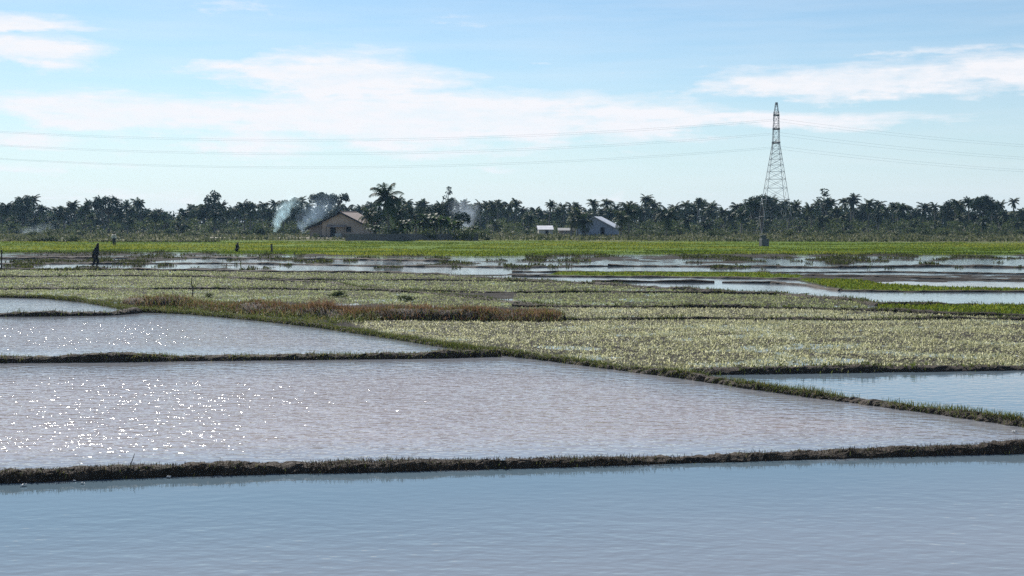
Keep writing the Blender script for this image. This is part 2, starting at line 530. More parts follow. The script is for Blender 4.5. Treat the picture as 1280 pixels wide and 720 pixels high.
def ground_height(X, Y):
    n = fbm(X / 1.7, Y / 1.1, 4, 2)
    z = 0.008 + 0.07 * (n - 0.5)                       # planted plots: wet mud just breaking the water
    cov = np.zeros(X.shape)
    for k in ('A', 'B', 'C', 'D', 'E', 'W1', 'W2'):
        z = np.where(inside(W[k], X, Y), -0.14, z)
    # the puddled far plots between the two bright belts
    far = (Y > 82) & ~inside(W['W2'], X, Y) & ~inside(W['W1'], X, Y) & ~inside(SEED['L'], X, Y) & ~inside(SEED['J'], X, Y)
    f1 = fbm(X / 5.5, Y / 7.0, 5, 11)
    f2 = fbm(X / 0.9, Y / 1.6, 3, 21)
    row = HZ + F * CAMH / np.maximum(Y, 1)
    bias = -0.012 * sstep(2, -12, X) - 0.07 * sstep(12, 22, X) * sstep(335, 338, row) * sstep(353, 349, row) + 0.02 * np.sin((row - 318) * 1.55 + X * 0.02) - 0.03 * sstep(325, 332, row) + 0.02 * sstep(325, 318, row)
    f3 = fbm(X / 2.2, Y / 3.6, 3, 41)
    zf = -0.026 + bias + 0.26 * (f1 - 0.5) + 0.34 * (f3 - 0.5) + 0.14 * (f2 - 0.5)
    z = np.where(far, zf, z)
    for k, pg in RICE.items():
        i = inside(pg, X, Y)
        z = np.where(i, 0.05 + 0.03 * n, z)
        cov = np.where(i, 1.0, cov)
    i = inside(DRYMUD, X, Y)
    z = np.where(i, -0.06 + 0.12 * (fbm(X / 4, Y / 3, 3, 17) - 0.4), z)
    e = far_edge(X)
    t = sstep(0, 5, Y - e)
    z = z * (1 - t) + t * (0.05 + 0.08 * fbm(X / 3, Y / 2, 3, 31))
    cov = np.maximum(cov, t)
    s = sstep(200, 226, Y + 0.3 * np.clip(X, 0, 70) + 30 * (fbm(X / 15.0, Y / 10.0, 3, 8) - 0.5))
    z = z + 0.1 * s
    cov = cov + s
    # embankment the camera stands on, ground outside the water sheet
    z = np.where(np.abs(X) > 79, np.maximum(z, 0.04), z)
    z = np.where(Y < 9, z + 2.0 * sstep(9, 3, Y), z)
    cov = np.where(Y < 8, 2.0, cov)
    return z, cov


Z, CV = ground_height(X, Y)
ny, nx = X.shape
idx = np.arange(nx * ny).reshape(ny, nx)
quads = np.stack([idx[:-1, :-1], idx[:-1, 1:], idx[1:, 1:], idx[1:, :-1]], -1).reshape(-1, 4)
g = link('ground', mesh_np('ground', np.stack([X, Y, Z], -1).reshape(-1, 3), quads, M['ground'], True, {'cover': CV.ravel()}))
tag(g, kind='structure')

# ------------------------------------------------------------------ water sheet
wx, wy = np.arange(-80, 80.1, 0.5), np.concatenate([np.arange(4, 60, 0.4), np.arange(60, 160, 0.8)])
X, Y = np.meshgrid(wx, wy)
rip = np.where(Y > 82, 0.07, 0.2)
silt = np.full(X.shape, 0.08)
for k, r_, s_ in (('A', 0.3, 0.3), ('B', 0.95, 1.0), ('C', 0.85, 0.85), ('D', 0.4, 0.4), ('E', 0.1, 0.1), ('W1', 0.1, 0.15), ('W2', 0.09, 0.15), ('P', 0.12, 1.0)):
    i = inside(W[k], X, Y)
    rip = np.where(i, r_, rip)
    silt = np.where(i, s_, silt)
ia = inside(W['A'], X, Y)
rip = np.where(ia, 0.04 + 0.15 * sstep(17.5, 12.5, Y - 0.12 * X), rip)
silt = np.where(ia, 0.02 + 0.34 * sstep(17.5, 11.5, Y - 0.35 * X), silt)
dmin = np.full(X.shape, 1e9)
for k in ('second', 'third', 'diag', 'front'):
    dmin = np.minimum(dmin, dist_line(BL[k], X, Y) * {'front': 1.7, 'diag': 1.6}.get(k, 1.0))
shel = sstep(0.4, 5.0, dmin)
bc = inside(W['B'], X, Y) | inside(W['C'], X, Y)
rip = np.where(bc, rip * (0.3 + 0.7 * shel), rip)
silt = np.where(bc, silt * (0.45 + 0.55 * shel), silt)
ny, nx = X.shape
idx = np.arange(nx * ny).reshape(ny, nx)
quads = np.stack([idx[:-1, :-1], idx[:-1, 1:], idx[1:, 1:], idx[1:, :-1]], -1).reshape(-1, 4)
w = link('water', mesh_np('water', np.stack([X, Y, X * 0], -1).reshape(-1, 3), quads, M['water'], True, {'ripple': rip.ravel(), 'silt': silt.ravel()}))
tag(w, kind='structure')


# ------------------------------------------------------------------ earth banks
def densify(pl, step):
    out = []
    for a, b in zip(pl[:-1], pl[1:]):
        n = max(1, int(np.hypot(*(b - a)) / step))
        for i in range(n):
            out.append(a + (b - a) * i / n)
    out.append(pl[-1])
    p = np.array(out)
    for _ in range(3):                                   # round the corners
        p[1:-1] = (p[:-2] + 2 * p[1:-1] + p[2:]) / 4
    return p


def bund_mesh(name, pl, width, height, seed, step, clod=1.0, mat=None):
    p = densify(pl, step)
    t = np.gradient(p, axis=0)
    t /= np.linalg.norm(t, axis=1)[:, None] + 1e-9
    nrm = np.stack([-t[:, 1], t[:, 0]], 1)
    s = np.concatenate([[0], np.cumsum(np.hypot(*np.diff(p, axis=0).T))])
    K = 17
    u = np.linspace(-1, 1, K)
    prof = np.clip(1 - np.abs(u) ** 2.6, 0, 1)
    hw = width / 2 * (0.75 + 0.5 * fbm(s / 2.1, s * 0 + seed, 4, seed))
    hh = height * (0.35 + 1.3 * fbm(s / 1.7, s * 0 + seed + 5, 5, seed + 3))
    off = 0.25 * width * (fbm(s / 2.5, s * 0 + 1, 3, seed + 9) - 0.5)
    V = np.zeros((len(p), K, 3))
    for k in range(K):
        x = p[:, 0] + nrm[:, 0] * (u[k] * hw + off)
        y = p[:, 1] + nrm[:, 1] * (u[k] * hw + off)
        z = -0.16 + (hh + 0.16) * prof[k]
        nz = fbm(s / 0.14, np.full_like(s, u[k] * 2.6 + seed), 3, seed + 13) - 0.5
        n2 = fbm(s / 0.3, np.full_like(s, u[k] * 3.1 + seed), 3, seed + 17) - 0.5
        n3 = vnoise(s / 0.05, np.full_like(s, u[k] * 8.3 + seed), seed + 19) - 0.5
        z = z + (0.1 * nz + 0.07 * n2 + 0.03 * n3) * min(1.0, height / 0.16) * clod * 0.75 * (prof[k] ** 0.5)
        V[:, k] = np.stack([x + nrm[:, 0] * nz * 0.12 * clod, y + nrm[:, 1] * nz * 0.12 * clod, z], 1)
    m = len(p)
    idx = np.arange(m * K).reshape(m, K)
    q = np.stack([idx[:-1, :-1], idx[1:, :-1], idx[1:, 1:], idx[:-1, 1:]], -1).reshape(-1, 4)
    return mesh_np(name, V.reshape(-1, 3), q, mat or M['mud'], False), p, hh


LAB = {
    'front': 'long bare dark mud bank closest to the camera, running across the whole width',
    'diag': 'long grassy earth bank slanting from the lower right corner up to the far left',
    'second': 'straight dark mud bank between the two large glittering ponds on the left',
    'third': 'short thin mud bank closing off the small pond at the left edge',
    'right': 'low dark bank between the pale planted field and the blue pond below it',
    'mid_a': 'thin dark bank along the far edge of the large pale planted field',
    'mid_b': 'thin dark bank behind the narrow planted strip right of the reddish grass',
    'mid_c': 'thin level bank crossing the planted plots behind the reddish dry grass',
    'mid_d': 'thin bank slanting down to the right through the green planted plots',
    'mid_e': 'thin bank across the farthest planted plots, behind the level middle one',
    'shore': 'curving dark bank along the near shore of the long blue water plots at right',
    'far_a': 'dark bank on which the walking person in black steps, behind the planted plots',
    'inner_a': 'short dark bank in the long blue water, left of its white gap',
    'inner_b': 'short dark bank in the long blue water, right of its white gap',
    'inner_c': 'low bank between the bright green wedge and the blue pond at right',
    'far_b': 'dark bank behind the long blue water, in front of the thin green strip',
    'far_c': 'dark bank behind the pale pinkish pond at the right edge',
    'far_d': 'low dark bank through the puddled plots behind the walking person',
    'far_e': 'low dark bank between the puddled plots and the thin green strip at right',
    'far_f': 'farthest dark bank through the puddled plots on the right half',
    'far_g': 'farthest dark bank through the puddled plots on the left half',
    'far_h': 'dark bank behind the bright green field on the left, near the person in white',
}
crest = {}
for i, (k, (pts, wd, hg, cl)) in enumerate(BUNDS.items()):
    dist = BL[k][:, 1].min()
    step = 0.04 if dist < 25 else (0.1 if dist < 60 else 0.3)
    me, p, hh = bund_mesh('earth_bank', BL[k], wd, hg, 40 + i * 7, step, cl)
    crest[k] = (p, hh, wd)
    tag(link('earth_bank', me), LAB[k], 'earth bank')

# raised bank that carries the reddish dry grass
REDL = poly([(165, 383), (240, 385.5), (330, 391), (430, 397), (560, 399.5), (705, 400.5)])
me, redp, redh = bund_mesh('earth_bank', REDL, 1.7, 0.3, 301, 0.12, 0.8)
tag(link('earth_bank', me), 'broad earth bank overgrown with reddish dry grass in the middle', 'earth bank')


# ------------------------------------------------------------------ blades of grass and rice
def blades(pos, h, w, lean, droop=0.3, az=None, tint=None):
    """one bent tapering blade (two quads) per position; pos (N,3); returns verts, quads, tint per vertex"""
    n = len(pos)
    az = R.uniform(0, 2 * np.pi, n) if az is None else az
    ln = R.uniform(0.15, 1.0, n) * lean
    d = np.stack([np.cos(az), np.sin(az)], 1)
    sd = np.stack([-d[:, 1], d[:, 0]], 1)
    rot = R.uniform(-0.9, 0.9, n)
    side = np.stack([sd[:, 0] * np.cos(rot) - sd[:, 1] * np.sin(rot), sd[:, 0] * np.sin(rot) + sd[:, 1] * np.cos(rot)], 1)
    V = np.zeros((n, 6, 3), np.float32)
    for j, (t, ww) in enumerate(((0, 0.8), (0.55, 1.0), (1.0, 0.15))):
        out = ln * h * (t ** 1.6)
        zz = h * (t - droop * ln * t * t)
        c = pos[:, :2] + d * out[:, None]
        for s_, o in ((-1, 0), (1, 1)):
            V[:, j * 2 + o, :2] = c + side * (s_ * 0.5 * ww * w)[:, None]
            V[:, j * 2 + o, 2] = pos[:, 2] + zz
    b = np.arange(n)[:, None] * 6
    q = np.concatenate([b + np.array([[0, 1, 3, 2]]), b + np.array([[2, 3, 5, 4]])], 0)
    tn = R.uniform(0, 1, n) if tint is None else tint
    return V.reshape(-1, 3), q, np.repeat(tn, 6)


def scatter(pg, n):
    lo, hi = pg.min(0), pg.max(0)
    out = []
    got = 0
    while got < n:
        q = R.uniform(lo, hi, (max(2000, n * 2), 2))
        q = q[inside(pg, q[:, 0], q[:, 1])]
        out.append(q)
        got += len(q)
        if len(out) > 200:
            break
    return np.concatenate(out)[:n]


def area(pg):
    x, y = pg[:, 0], pg[:, 1]
    return 0.5 * abs(np.dot(x, np.roll(y, 1)) - np.dot(y, np.roll(x, 1)))


def clumps(pts, k, spread):
    """k blade feet round each point"""
    n = len(pts)
    p = np.repeat(pts, k, 0) + R.normal(0, spread, (n * k, 2))
    return p


def keep_view(p, margin=6.0):
    return p[np.abs(p[:, 0]) < p[:, 1] * 0.41 + margin]


SEEDLAB = {
    'F': ('broad plot of pale straw coloured rice seedlings at right', 'seedling', 90, 4, 0.12, 0.025),
    'G': ('narrow strip of pale seedlings behind the broad pale plot', 'seedling', 80, 4, 0.12, 0.025),
    'H': ('green and straw seedlings in the plot before the long blue water', 'seedling_green', 44, 4, 0.13, 0.027),
    'I': ('green seedlings just behind the reddish dry grass bank', 'seedling_green', 42, 4, 0.13, 0.028),
    'J': ('green seedlings in the far left plot below the walking person', 'seedling_green', 26, 4, 0.14, 0.034),
    'K': ('green seedlings in the wedge plot left of the long blue water', 'seedling_green', 26, 4, 0.14, 0.034),
    'L': ('farthest belt of green seedlings at the feet of the walking person', 'seedling_green', 22, 4, 0.14, 0.038),
}
for k, (lab, mt, dens, nb, hh, ww) in SEEDLAB.items():
    pg = SEED[k]
    pts = keep_view(scatter(pg, int(area(pg) * dens)))
    if k == 'F':                                         # thin patch where the water shows
        c = P(680, 437)
        dd = np.hypot((pts[:, 0] - c.x) / 3.2, (pts[:, 1] - c.y) / 2.0)
        pts = pts[R.uniform(0, 1, len(pts)) < 0.45 + 0.55 * sstep(0.3, 1.1, dd)]
    patch = fbm(pts[:, 0] / 2.2, pts[:, 1] / 1.6, 4, 77)
    pts = pts[R.uniform(0, 1, len(pts)) < 0.35 + 1.3 * patch]
    p2 = clumps(pts, nb, 0.035)
    n = len(p2)
    pos = np.column_stack([p2, np.full(n, -0.02)])
    v, q, t = blades(pos, hh * R.uniform(0.55, 1.15, n), ww * R.uniform(0.6, 1.3, n), 1.6, 0.5,
                     tint=np.clip(R.normal(0.5, 0.25, n), 0, 1))
    o = link('rice_seedlings', mesh_np('rice_seedlings', v, q, M[mt], False, {'tint': t}))
    tag(o, lab, 'seedlings', kind='stuff')

RICELAB = {'near_right': ('bright green rice at the right edge below the blue pond', 40),
           'wedge': ('bright green wedge of rice between two ponds at right', 30),
           'strip': ('thin green strip of rice behind the long blue water', 20)}
for k, (lab, dens) in RICELAB.items():
    pts = keep_view(scatter(RICE[k], int(area(RICE[k]) * dens)))
    p2 = clumps(pts, 3, 0.06)
    n = len(p2)
    v, q, t = blades(np.column_stack([p2, np.full(n, 0.03)]), R.uniform(0.08, 0.18, n), R.uniform(0.03, 0.06, n), 0.9, 0.35)
    tag(link('young_rice', mesh_np('young_rice', v, q, M['young_rice'], False, {'tint': t})), lab, 'rice', kind='stuff')

# the big bright field
n = 120000
yy = 1 / R.uniform(1 / 255.0, 1 / 118.0, n * 2)
xx = R.uniform(-1, 1, n * 2) * (yy * 0.41 + 5)
ok = (yy > far_edge(xx) + 1.0) & (yy < 224 - 0.3 * np.clip(xx, 0, 70) + 40 * (fbm(xx / 14, yy / 8, 3, 8) - 0.5))
dn = fbm(xx / 6.0, yy / 3.5, 4, 55)
ok &= R.uniform(0, 1, n * 2) < 0.1 + 3.2 * (dn - 0.3)
row_ = HZ + F * CAMH / yy
for r_, x_ in ((306.2, -60), (309.5, 0), (312.4, -30), (304.0, 20), (315.6, 40)):      # field boundaries left bare
    ok &= ~((np.abs(row_ - r_ - 0.02 * (xx - x_)) < 0.45) & (fbm(xx / 9.0, yy * 0 + r_, 3, 12) > 0.42))
p2 = np.stack([xx, yy], 1)[ok][:n]
n = len(p2)
big = fbm(p2[:, 0] / 14.0, p2[:, 1] / 6.0, 4, 66)
v, q, t = blades(np.column_stack([p2, np.full(n, 0.06)]), R.uniform(0.09, 0.24, n) * (0.5 + big), R.uniform(0.06, 0.12, n), 0.8, 0.3,
                 tint=np.clip(0.5 + 2.2 * (big - 0.5) + R.normal(0, 0.18, n), 0, 1))
tag(link('young_rice', mesh_np('young_rice', v, q, M['young_rice'], False, {'tint': t})), 'wide belt of bright green young rice before the far trees', 'rice', kind='stuff')

# stubble and clods standing out of the puddled plots
n = 130000
yy = 1 / R.uniform(1 / 140.0, 1 / 88.0, n)
xx = R.uniform(-1, 1, n) * (yy * 0.41 + 5)
gz, gc = ground_height(xx, yy)
pat = fbm(xx / 6.0, yy / 8.0, 5, 131)
ok = (gz > 0.01) & (gc < 0.3) & (pat > 0.41) & ~inside(DRYMUD, xx, yy)
p2 = np.column_stack([xx, yy, gz])[ok]
n = len(p2)
v, q, t = blades(p2, R.uniform(0.06, 0.28, n) * (0.3 + 1.4 * fbm(xx[ok] / 2, yy[ok] / 3, 3, 9)), R.uniform(0.04, 0.1, n), 0.9, 0.35)
tag(link('stubble', mesh_np('stubble', v, q, M['stubble'], False, {'tint': t})), 'dark stubble and clods in the puddled plots beyond the green seedlings', 'stubble', kind='stuff')

# scrub between the bright field and the trees
n = 42000
yy = 1 / R.uniform(1 / 360.0, 1 / 196.0, n)
xx = R.uniform(-1, 1, n) * (yy * 0.41 + 8)
ok = (yy > 212 - 0.3 * np.clip(xx, 0, 70)) & (R.uniform(0, 1, n) < fbm(xx / 8, yy / 5, 4, 91) * 1.5)
p2 = np.stack([xx, yy], 1)[ok]
n = len(p2)
v, q, t = blades(np.column_stack([p2, np.full(n, 0.12)]), R.uniform(0.2, 0.75, n) * (0.4 + 1.2 * fbm(p2[:, 0] / 9, p2[:, 1] / 9, 3, 14)), R.uniform(0.15, 0.35, n), 0.9, 0.3)
tag(link('scrub_grass', mesh_np('scrub_grass', v, q, M['scrub'], False, {'tint': t})), 'dull olive scrub grass at the feet of the far trees', 'grass', kind='stuff')


def bund_blades(key, s0, s1, per_m, hmin, hmax, wmin, wmax, mat, label, tint=None, flank=0.5, pts=None, name='bank_grass', cat='grass', var=0.0, base=0.02, taper=False):
    p, hh, wd = crest[key] if pts is None else pts
    i = np.arange(len(p))
    sel = i[(i >= s0 * len(p)) & (i <= s1 * len(p))]
    seg = np.hypot(*np.diff(p, axis=0).T).mean() * len(sel)
    n = int(seg * per_m)
    k = R.choice(sel[:-1], n)
    f = R.uniform(0, 1, n)[:, None]
    c = p[k] * (1 - f) + p[np.minimum(k + 1, len(p) - 1)] * f
    t = p[np.minimum(k + 1, len(p) - 1)] - p[k]
    t /= np.linalg.norm(t, axis=1)[:, None] + 1e-9
    nr = np.stack([-t[:, 1], t[:, 0]], 1)
    u = np.clip(R.normal(0, flank, n), -1.0, 1.0)
    c = c + nr * (u * wd / 2)[:, None]
    if var:
        keep = R.uniform(0, 1, n) < sstep(0.5 - var, 0.5 + var * 0.6, fbm(c[:, 0] / 1.1, c[:, 1] / 1.1, 3, 123))
        c, k, u = c[keep], k[keep], u[keep]
        n = len(c)
    z = np.clip(hh[k] * (1 - np.abs(u) ** 2.6) * 0.85, 0.0, None) + base - 0.02
    gh = fbm(c[:, 0] / 0.9, c[:, 1] / 0.9, 3, 31)
    h = (hmin + (hmax - hmin) * R.uniform(0, 1, n) ** 1.7) * (0.5 + gh)
    if taper:
        fr = k / len(p)
        h = h * (0.25 + 0.75 * sstep(s0, s0 + 0.16, fr)) * (0.2 + 0.8 * sstep(s1, s1 - 0.05, fr)) * (0.45 + 1.1 * fbm(fr * 19.0, fr * 0 + 2.0, 3, 71))
    v, q, tn = blades(np.column_stack([c, z]), h, R.uniform(wmin, wmax, n), 1.0, 0.35, tint=None if tint is None else np.clip(R.normal(*tint, n), 0, 1))
    tag(link(name, mesh_np(name, v, q, M[mat], False, {'tint': tn})), label, cat, kind='stuff')


bund_blades('diag', 0.0, 0.34, 650, 0.03, 0.16, 0.006, 0.012, 'bund_grass', 'tall uneven green grass on the lower right stretch of the slanting bank', (0.42, 0.25), 0.45, var=0.4)
bund_blades('diag', 0.3, 1.0, 600, 0.03, 0.15, 0.008, 0.016, 'bund_grass', 'short olive grass along the upper stretch of the slanting bank', (0.45, 0.25), 0.55)
bund_blades('second', 0.0, 1.0, 300, 0.03, 0.13, 0.008, 0.016, 'bund_grass', 'sparse grass on the bank between the glittering ponds', (0.5, 0.3), 0.5, var=0.35)
bund_blades('front', 0.0, 1.0, 900, 0.02, 0.085, 0.004, 0.01, 'straw_dark', 'short dead straw on the bare front mud bank', (0.4, 0.3), 0.6, var=0.25)
bund_blades('front', 0.0, 1.0, 120, 0.02, 0.1, 0.004, 0.009, 'bund_grass', 'small green weeds on the bare front mud bank', (0.35, 0.25), 0.45, var=0.2)
for key, lab in (('right', 'low'), ('mid_a', ''), ('mid_b', ''), ('mid_c', ''), ('mid_d', ''), ('mid_e', ''), ('shore', ''), ('third', '')):
    nm = {'right': 'low weeds on the bank above the blue pond at right', 'mid_a': 'dark weeds on the bank behind the broad pale plot', 'mid_b': 'dark weeds on the bank behind the narrow strip',
          'mid_c': 'weeds on the level bank across the green plots', 'mid_d': 'weeds on the slanting thin bank in the green plots', 'mid_e': 'weeds on the farthest bank in the green plots',
          'shore': 'weeds on the curving shore of the long blue water', 'third': 'short weeds on the bank of the small left pond'}[key]
    bund_blades(key, 0.0, 1.0, 90, 0.04, 0.13 if key == 'right' else 0.2, 0.014, 0.035, 'bund_grass', nm, (0.25, 0.22), 0.5, var=0.35)
bund_blades('far_h', 0.0, 1.0, 60, 0.1, 0.4, 0.06, 0.14, 'stubble', 'dark rough grass on the bank behind the bright green field', (0.5, 0.3), 0.6)
rd = (redp, redh, 1.7)
bund_blades(None, 0.26, 1.0, 1000, 0.08, 0.4, 0.01, 0.022, 'dry_grass', 'thick reddish brown dry grass on the broad middle bank', (0.45, 0.25), 0.55, rd, 'dry_grass', var=0.45, taper=True)
bund_blades(None, 0.0, 1.0, 450, 0.05, 0.28, 0.012, 0.026, 'bund_grass', 'green and yellow grass mixed through the reddish middle bank', (0.5, 0.28), 0.75, rd)
bund_blades(None, 0.0, 0.5, 380, 0.06, 0.3, 0.012, 0.024, 'dry_grass', 'low brown grass at the left end of the broad middle bank', (0.4, 0.28), 0.7, rd)
# grassy corner left of the reddish bank
cor = poly([(110, 377), (165, 376), (250, 378), (420, 386), (480, 402), (440, 405), (400, 407), (320, 398), (240, 391), (205, 389.5), (172, 388.5), (158, 385)])
pts = clumps(scatter(cor, int(area(cor) * 26)), 4, 0.05)
n = len(pts)
v, q, t = blades(np.column_stack([pts, np.full(n, 0.0)]), R.uniform(0.05, 0.3, n) * (0.3 + 1.3 * fbm(pts[:, 0], pts[:, 1], 3, 3)), R.uniform(0.012, 0.03, n), 1.0, 0.35, tint=np.clip(R.normal(0.5, 0.25, n), 0, 1))
tag(link('bank_grass', mesh_np('bank_grass', v, q, M['bund_grass'], False, {'tint': t})), 'patch of green and ochre grass at the left end of the reddish bank', 'grass', kind='stuff')


# ------------------------------------------------------------------ trees
def palm_crown(seed, nf=24, ln=3.0, droop=1.0):
    rg = np.random.default_rng(seed)
    V, Q, T = [], [], []

    def quad(a, b, c, d, t):
        i = len(V)
        V.extend((a, b, c, d))
        Q.append((i, i + 1, i + 2, i + 3))
        T.extend((t,) * 4)
    for f in range(nf):
        az = f * 2.39996 + rg.uniform(-0.3, 0.3)
        e0 = math.radians(rg.uniform(0, 86) if f < nf * 0.75 else rg.uniform(-65, -15))
        l = ln * rg.uniform(0.8, 1.15)
        tn = float(np.clip(rg.normal(0.42, 0.2), 0, 1)) if e0 > -0.2 else float(rg.uniform(0.6, 1))
        d = np.array([math.cos(az), math.sin(az)])
        pos = np.zeros(3)
        el = e0
        m = 15
        pts = [pos.copy()]
        for i in range(m):
            st = l / m
            pos = pos + np.array([d[0] * math.cos(el), d[1] * math.cos(el), math.sin(el)]) * st
            el -= droop * (0.055 + 0.075 * (i / m)) * (1.0 + 0.4 * math.cos(el))
            el = max(el, -1.35)
            pts.append(pos.copy())
        sd = np.array([-d[1], d[0], 0.0])
        for i in range(m):
            a, b = pts[i], pts[i + 1]
            w0, w1 = 0.07 * (1 - i / m) + 0.015, 0.07 * (1 - (i + 1) / m) + 0.015
            quad(a - sd * w0, a + sd * w0, b + sd * w1, b - sd * w1, tn)
            if i < 1:
                continue
            s = i / m
            ll = (0.75 * math.sin(math.pi * (0.12 + 0.83 * s)) + 0.12) * ln / 3.0
            tg = (b - a) / np.linalg.norm(b - a)
            for sg in (-1, 1):
                for h_ in (0.0, 0.5):
                    o = a + (b - a) * h_
                    dr = sd * sg * 0.75 + tg * 0.45 + np.array([0, 0, -0.35 - 0.5 * rg.uniform()])
                    dr /= np.linalg.norm(dr)
                    e = o + dr * ll * rg.uniform(0.8, 1.1)
                    wv = tg * 0.055
                    quad(o - wv, o + wv, e + wv * 0.25, e - wv * 0.25, min(1, max(0, tn + rg.uniform(-0.15, 0.15))))
    return mesh_np('crown', np.array(V), np.array(Q), M['palm'], False, {'tint': np.array(T)})


def palm_trunk(seed):
    rg = random.Random(seed)
    b = MB()
    bx, by = rg.uniform(-0.5, 0.5), rg.uniform(-0.4, 0.4)
    pts, rad = [], []
    for i in range(9):
        t = i / 8
        pts.append((bx * t * t, by * t * t, t))
        rad.append(0.2 - 0.08 * t + (0.08 if i == 0 else 0))
    b.tube(pts, rad, 7)
    me = b.data('trunk', M['palm_bark'], True)
    return me, (bx, by)


def leaf_cloud(centres, radii, per, size, rg, flat=0.8):
    """leaf-sized faces spread through clumps"""
    V, T = [], []
    for c, r in zip(centres, radii):
        n = int(per * r * r)
        d = rg.normal(0, 1, (n, 3))
        d /= np.linalg.norm(d, axis=1)[:, None]
        p = np.asarray(c) + d * (r * rg.uniform(0.35, 1.0, n) ** 0.5)[:, None] * np.array([1, 1, flat])
        a = rg.normal(0, 1, (n, 3))
        a /= np.linalg.norm(a, axis=1)[:, None]
        b = np.cross(a, rg.normal(0, 1, (n, 3)))
        b /= np.linalg.norm(b, axis=1)[:, None] + 1e-9
        s = (size * rg.uniform(0.6, 1.3, n))[:, None]
        V.append(np.stack([p - a * s, p - b * s * 0.5, p + a * s, p + b * s * 0.5], 1))
        T.append(np.clip(rg.normal(rg.uniform(0.25, 0.65), 0.2, n), 0, 1))
    V = np.concatenate(V).reshape(-1, 3)
    T = np.repeat(np.concatenate(T), 4)
    return V, np.arange(len(V)).reshape(-1, 4), T


def broad_tree(seed, shape):
    """unit-ish tree 9 m tall: returns trunk mesh, crown mesh"""
    rg = np.random.default_rng(seed)
    rr = random.Random(seed)
    hx, hz, cz, nc = {'dome': (4.6, 2.8, 5.6, 46), 'tall': (2.3, 3.3, 5.9, 34), 'umbrella': (3.4, 1.3, 7.2, 26), 'spindly': (1.0, 3.9, 5.2, 26), 'round': (3.2, 2.9, 5.7, 38)}[shape]
    cs, rs = [], []
    for _ in range(nc):
        d = rg.normal(0, 1, 3)
        d /= np.linalg.norm(d)
        if shape in ('dome', 'umbrella') and d[2] < -0.3:
            d[2] *= -0.6
        r = rg.uniform(0.55, 1.0) ** 0.6
        cs.append((d[0] * hx * r * 0.85, d[1] * hx * r * 0.85, cz + d[2] * hz * r * 0.85))
        rs.append(rg.uniform(0.5, 1.15) * (0.55 if shape == 'spindly' else 0.95))
    v, q, t = leaf_cloud(cs, rs, 75, 0.24, rg)
    crown = mesh_np('crown', v, q, M['broad'], False, {'tint': t})
    b = MB()
    th = cz - hz * 0.35
    b.tube([(0, 0, 0), (rr.uniform(-.1, .1), 0, th * 0.5), (rr.uniform(-.2, .2), rr.uniform(-.2, .2), th), (0, 0, cz)], [0.3, 0.22, 0.19, 0.1], 7)
    for c in cs[:9]:
        b.tube([(0, 0, th * 0.85), (c[0] * 0.5, c[1] * 0.5, th + (c[2] - th) * 0.6), c], [0.12, 0.07, 0.03], 5)
    return b.data('trunk', M['bark'], True), crown


def bush_mesh(seed):
    rg = np.random.default_rng(seed)
    cs = [(rg.uniform(-1, 1), rg.uniform(-0.7, 0.7), rg.uniform(0.35, 0.85)) for _ in range(9)]
    v, q, t = leaf_cloud(cs, rg.uniform(0.35, 0.65, 9), 190, 0.14, rg)
    return mesh_np('foliage', v, q, M['bush'], False, {'tint': t})


def banana_parts(seed):
    rg = np.random.default_rng(seed)
    b = MB()
    V, Q, T = [], [], []
    for s in range(rg.integers(3, 5)):
        bx, by = rg.uniform(-0.7, 0.7, 2)
        h = rg.uniform(1.3, 2.3)
        b.tube([(bx, by, 0), (bx, by, h * 0.6), (bx + 0.05, by, h)], [0.14, 0.11, 0.07], 7)
        for f in range(8):
            az = f * 2.4 + rg.uniform(-0.3, 0.3)
            el = math.radians(rg.uniform(25, 80))
            d = np.array([math.cos(az), math.sin(az)])
            sd = np.array([-d[1], d[0], 0])
            pos = np.array([bx + 0.05, by, h])
            l = rg.uniform(1.5, 2.3)
            tn = float(np.clip(rg.normal(0.5, 0.22), 0, 1))
            pr = None
            for i in range(9):
                wd = 0.3 * math.sin(math.pi * min(1, 0.08 + 0.92 * i / 8)) ** 0.7 + 0.02
                up = np.array([0, 0, 0.3 * wd])
                ring = [pos - sd * wd + up, pos, pos + sd * wd + up]
                if pr is not None:
                    for a in (0, 1):
                        k = len(V)
                        V.extend((pr[a], pr[a + 1], ring[a + 1], ring[a]))
                        Q.append((k, k + 1, k + 2, k + 3))
                        T.extend((tn,) * 4)
                pr = ring
                pos = pos + np.array([d[0] * math.cos(el), d[1] * math.cos(el), math.sin(el)]) * l / 8
                el -= 0.24
    return b.data('stem', M['bush_stem'], True), mesh_np('leaves', np.array(V), np.array(Q), M['banana'], False, {'tint': np.array(T)})


M['bush_stem'] = solid('green_stem', [(0.07, 0.09, 0.035), (0.13, 0.14, 0.06)], 4.0, 0.7)

PALM_C = [palm_crown(100 + i, 26 + 2 * (i % 4), 2.1 + 0.18 * (i % 4), 0.62 + 0.12 * (i % 4)) for i in range(9)]
PALM_BIG = [palm_crown(150 + i, 28, 2.9, 0.95) for i in range(2)]
PALM_T = [palm_trunk(200 + i) for i in range(5)]
BROAD = {s: [broad_tree(300 + 10 * i + j, s) for j in range(n)] for i, (s, n) in enumerate((('dome', 2), ('tall', 3), ('umbrella', 2), ('spindly', 2), ('round', 3)))}
BUSH = [bush_mesh(500 + i) for i in range(6)]
BANANA = [banana_parts(600 + i) for i in range(3)]

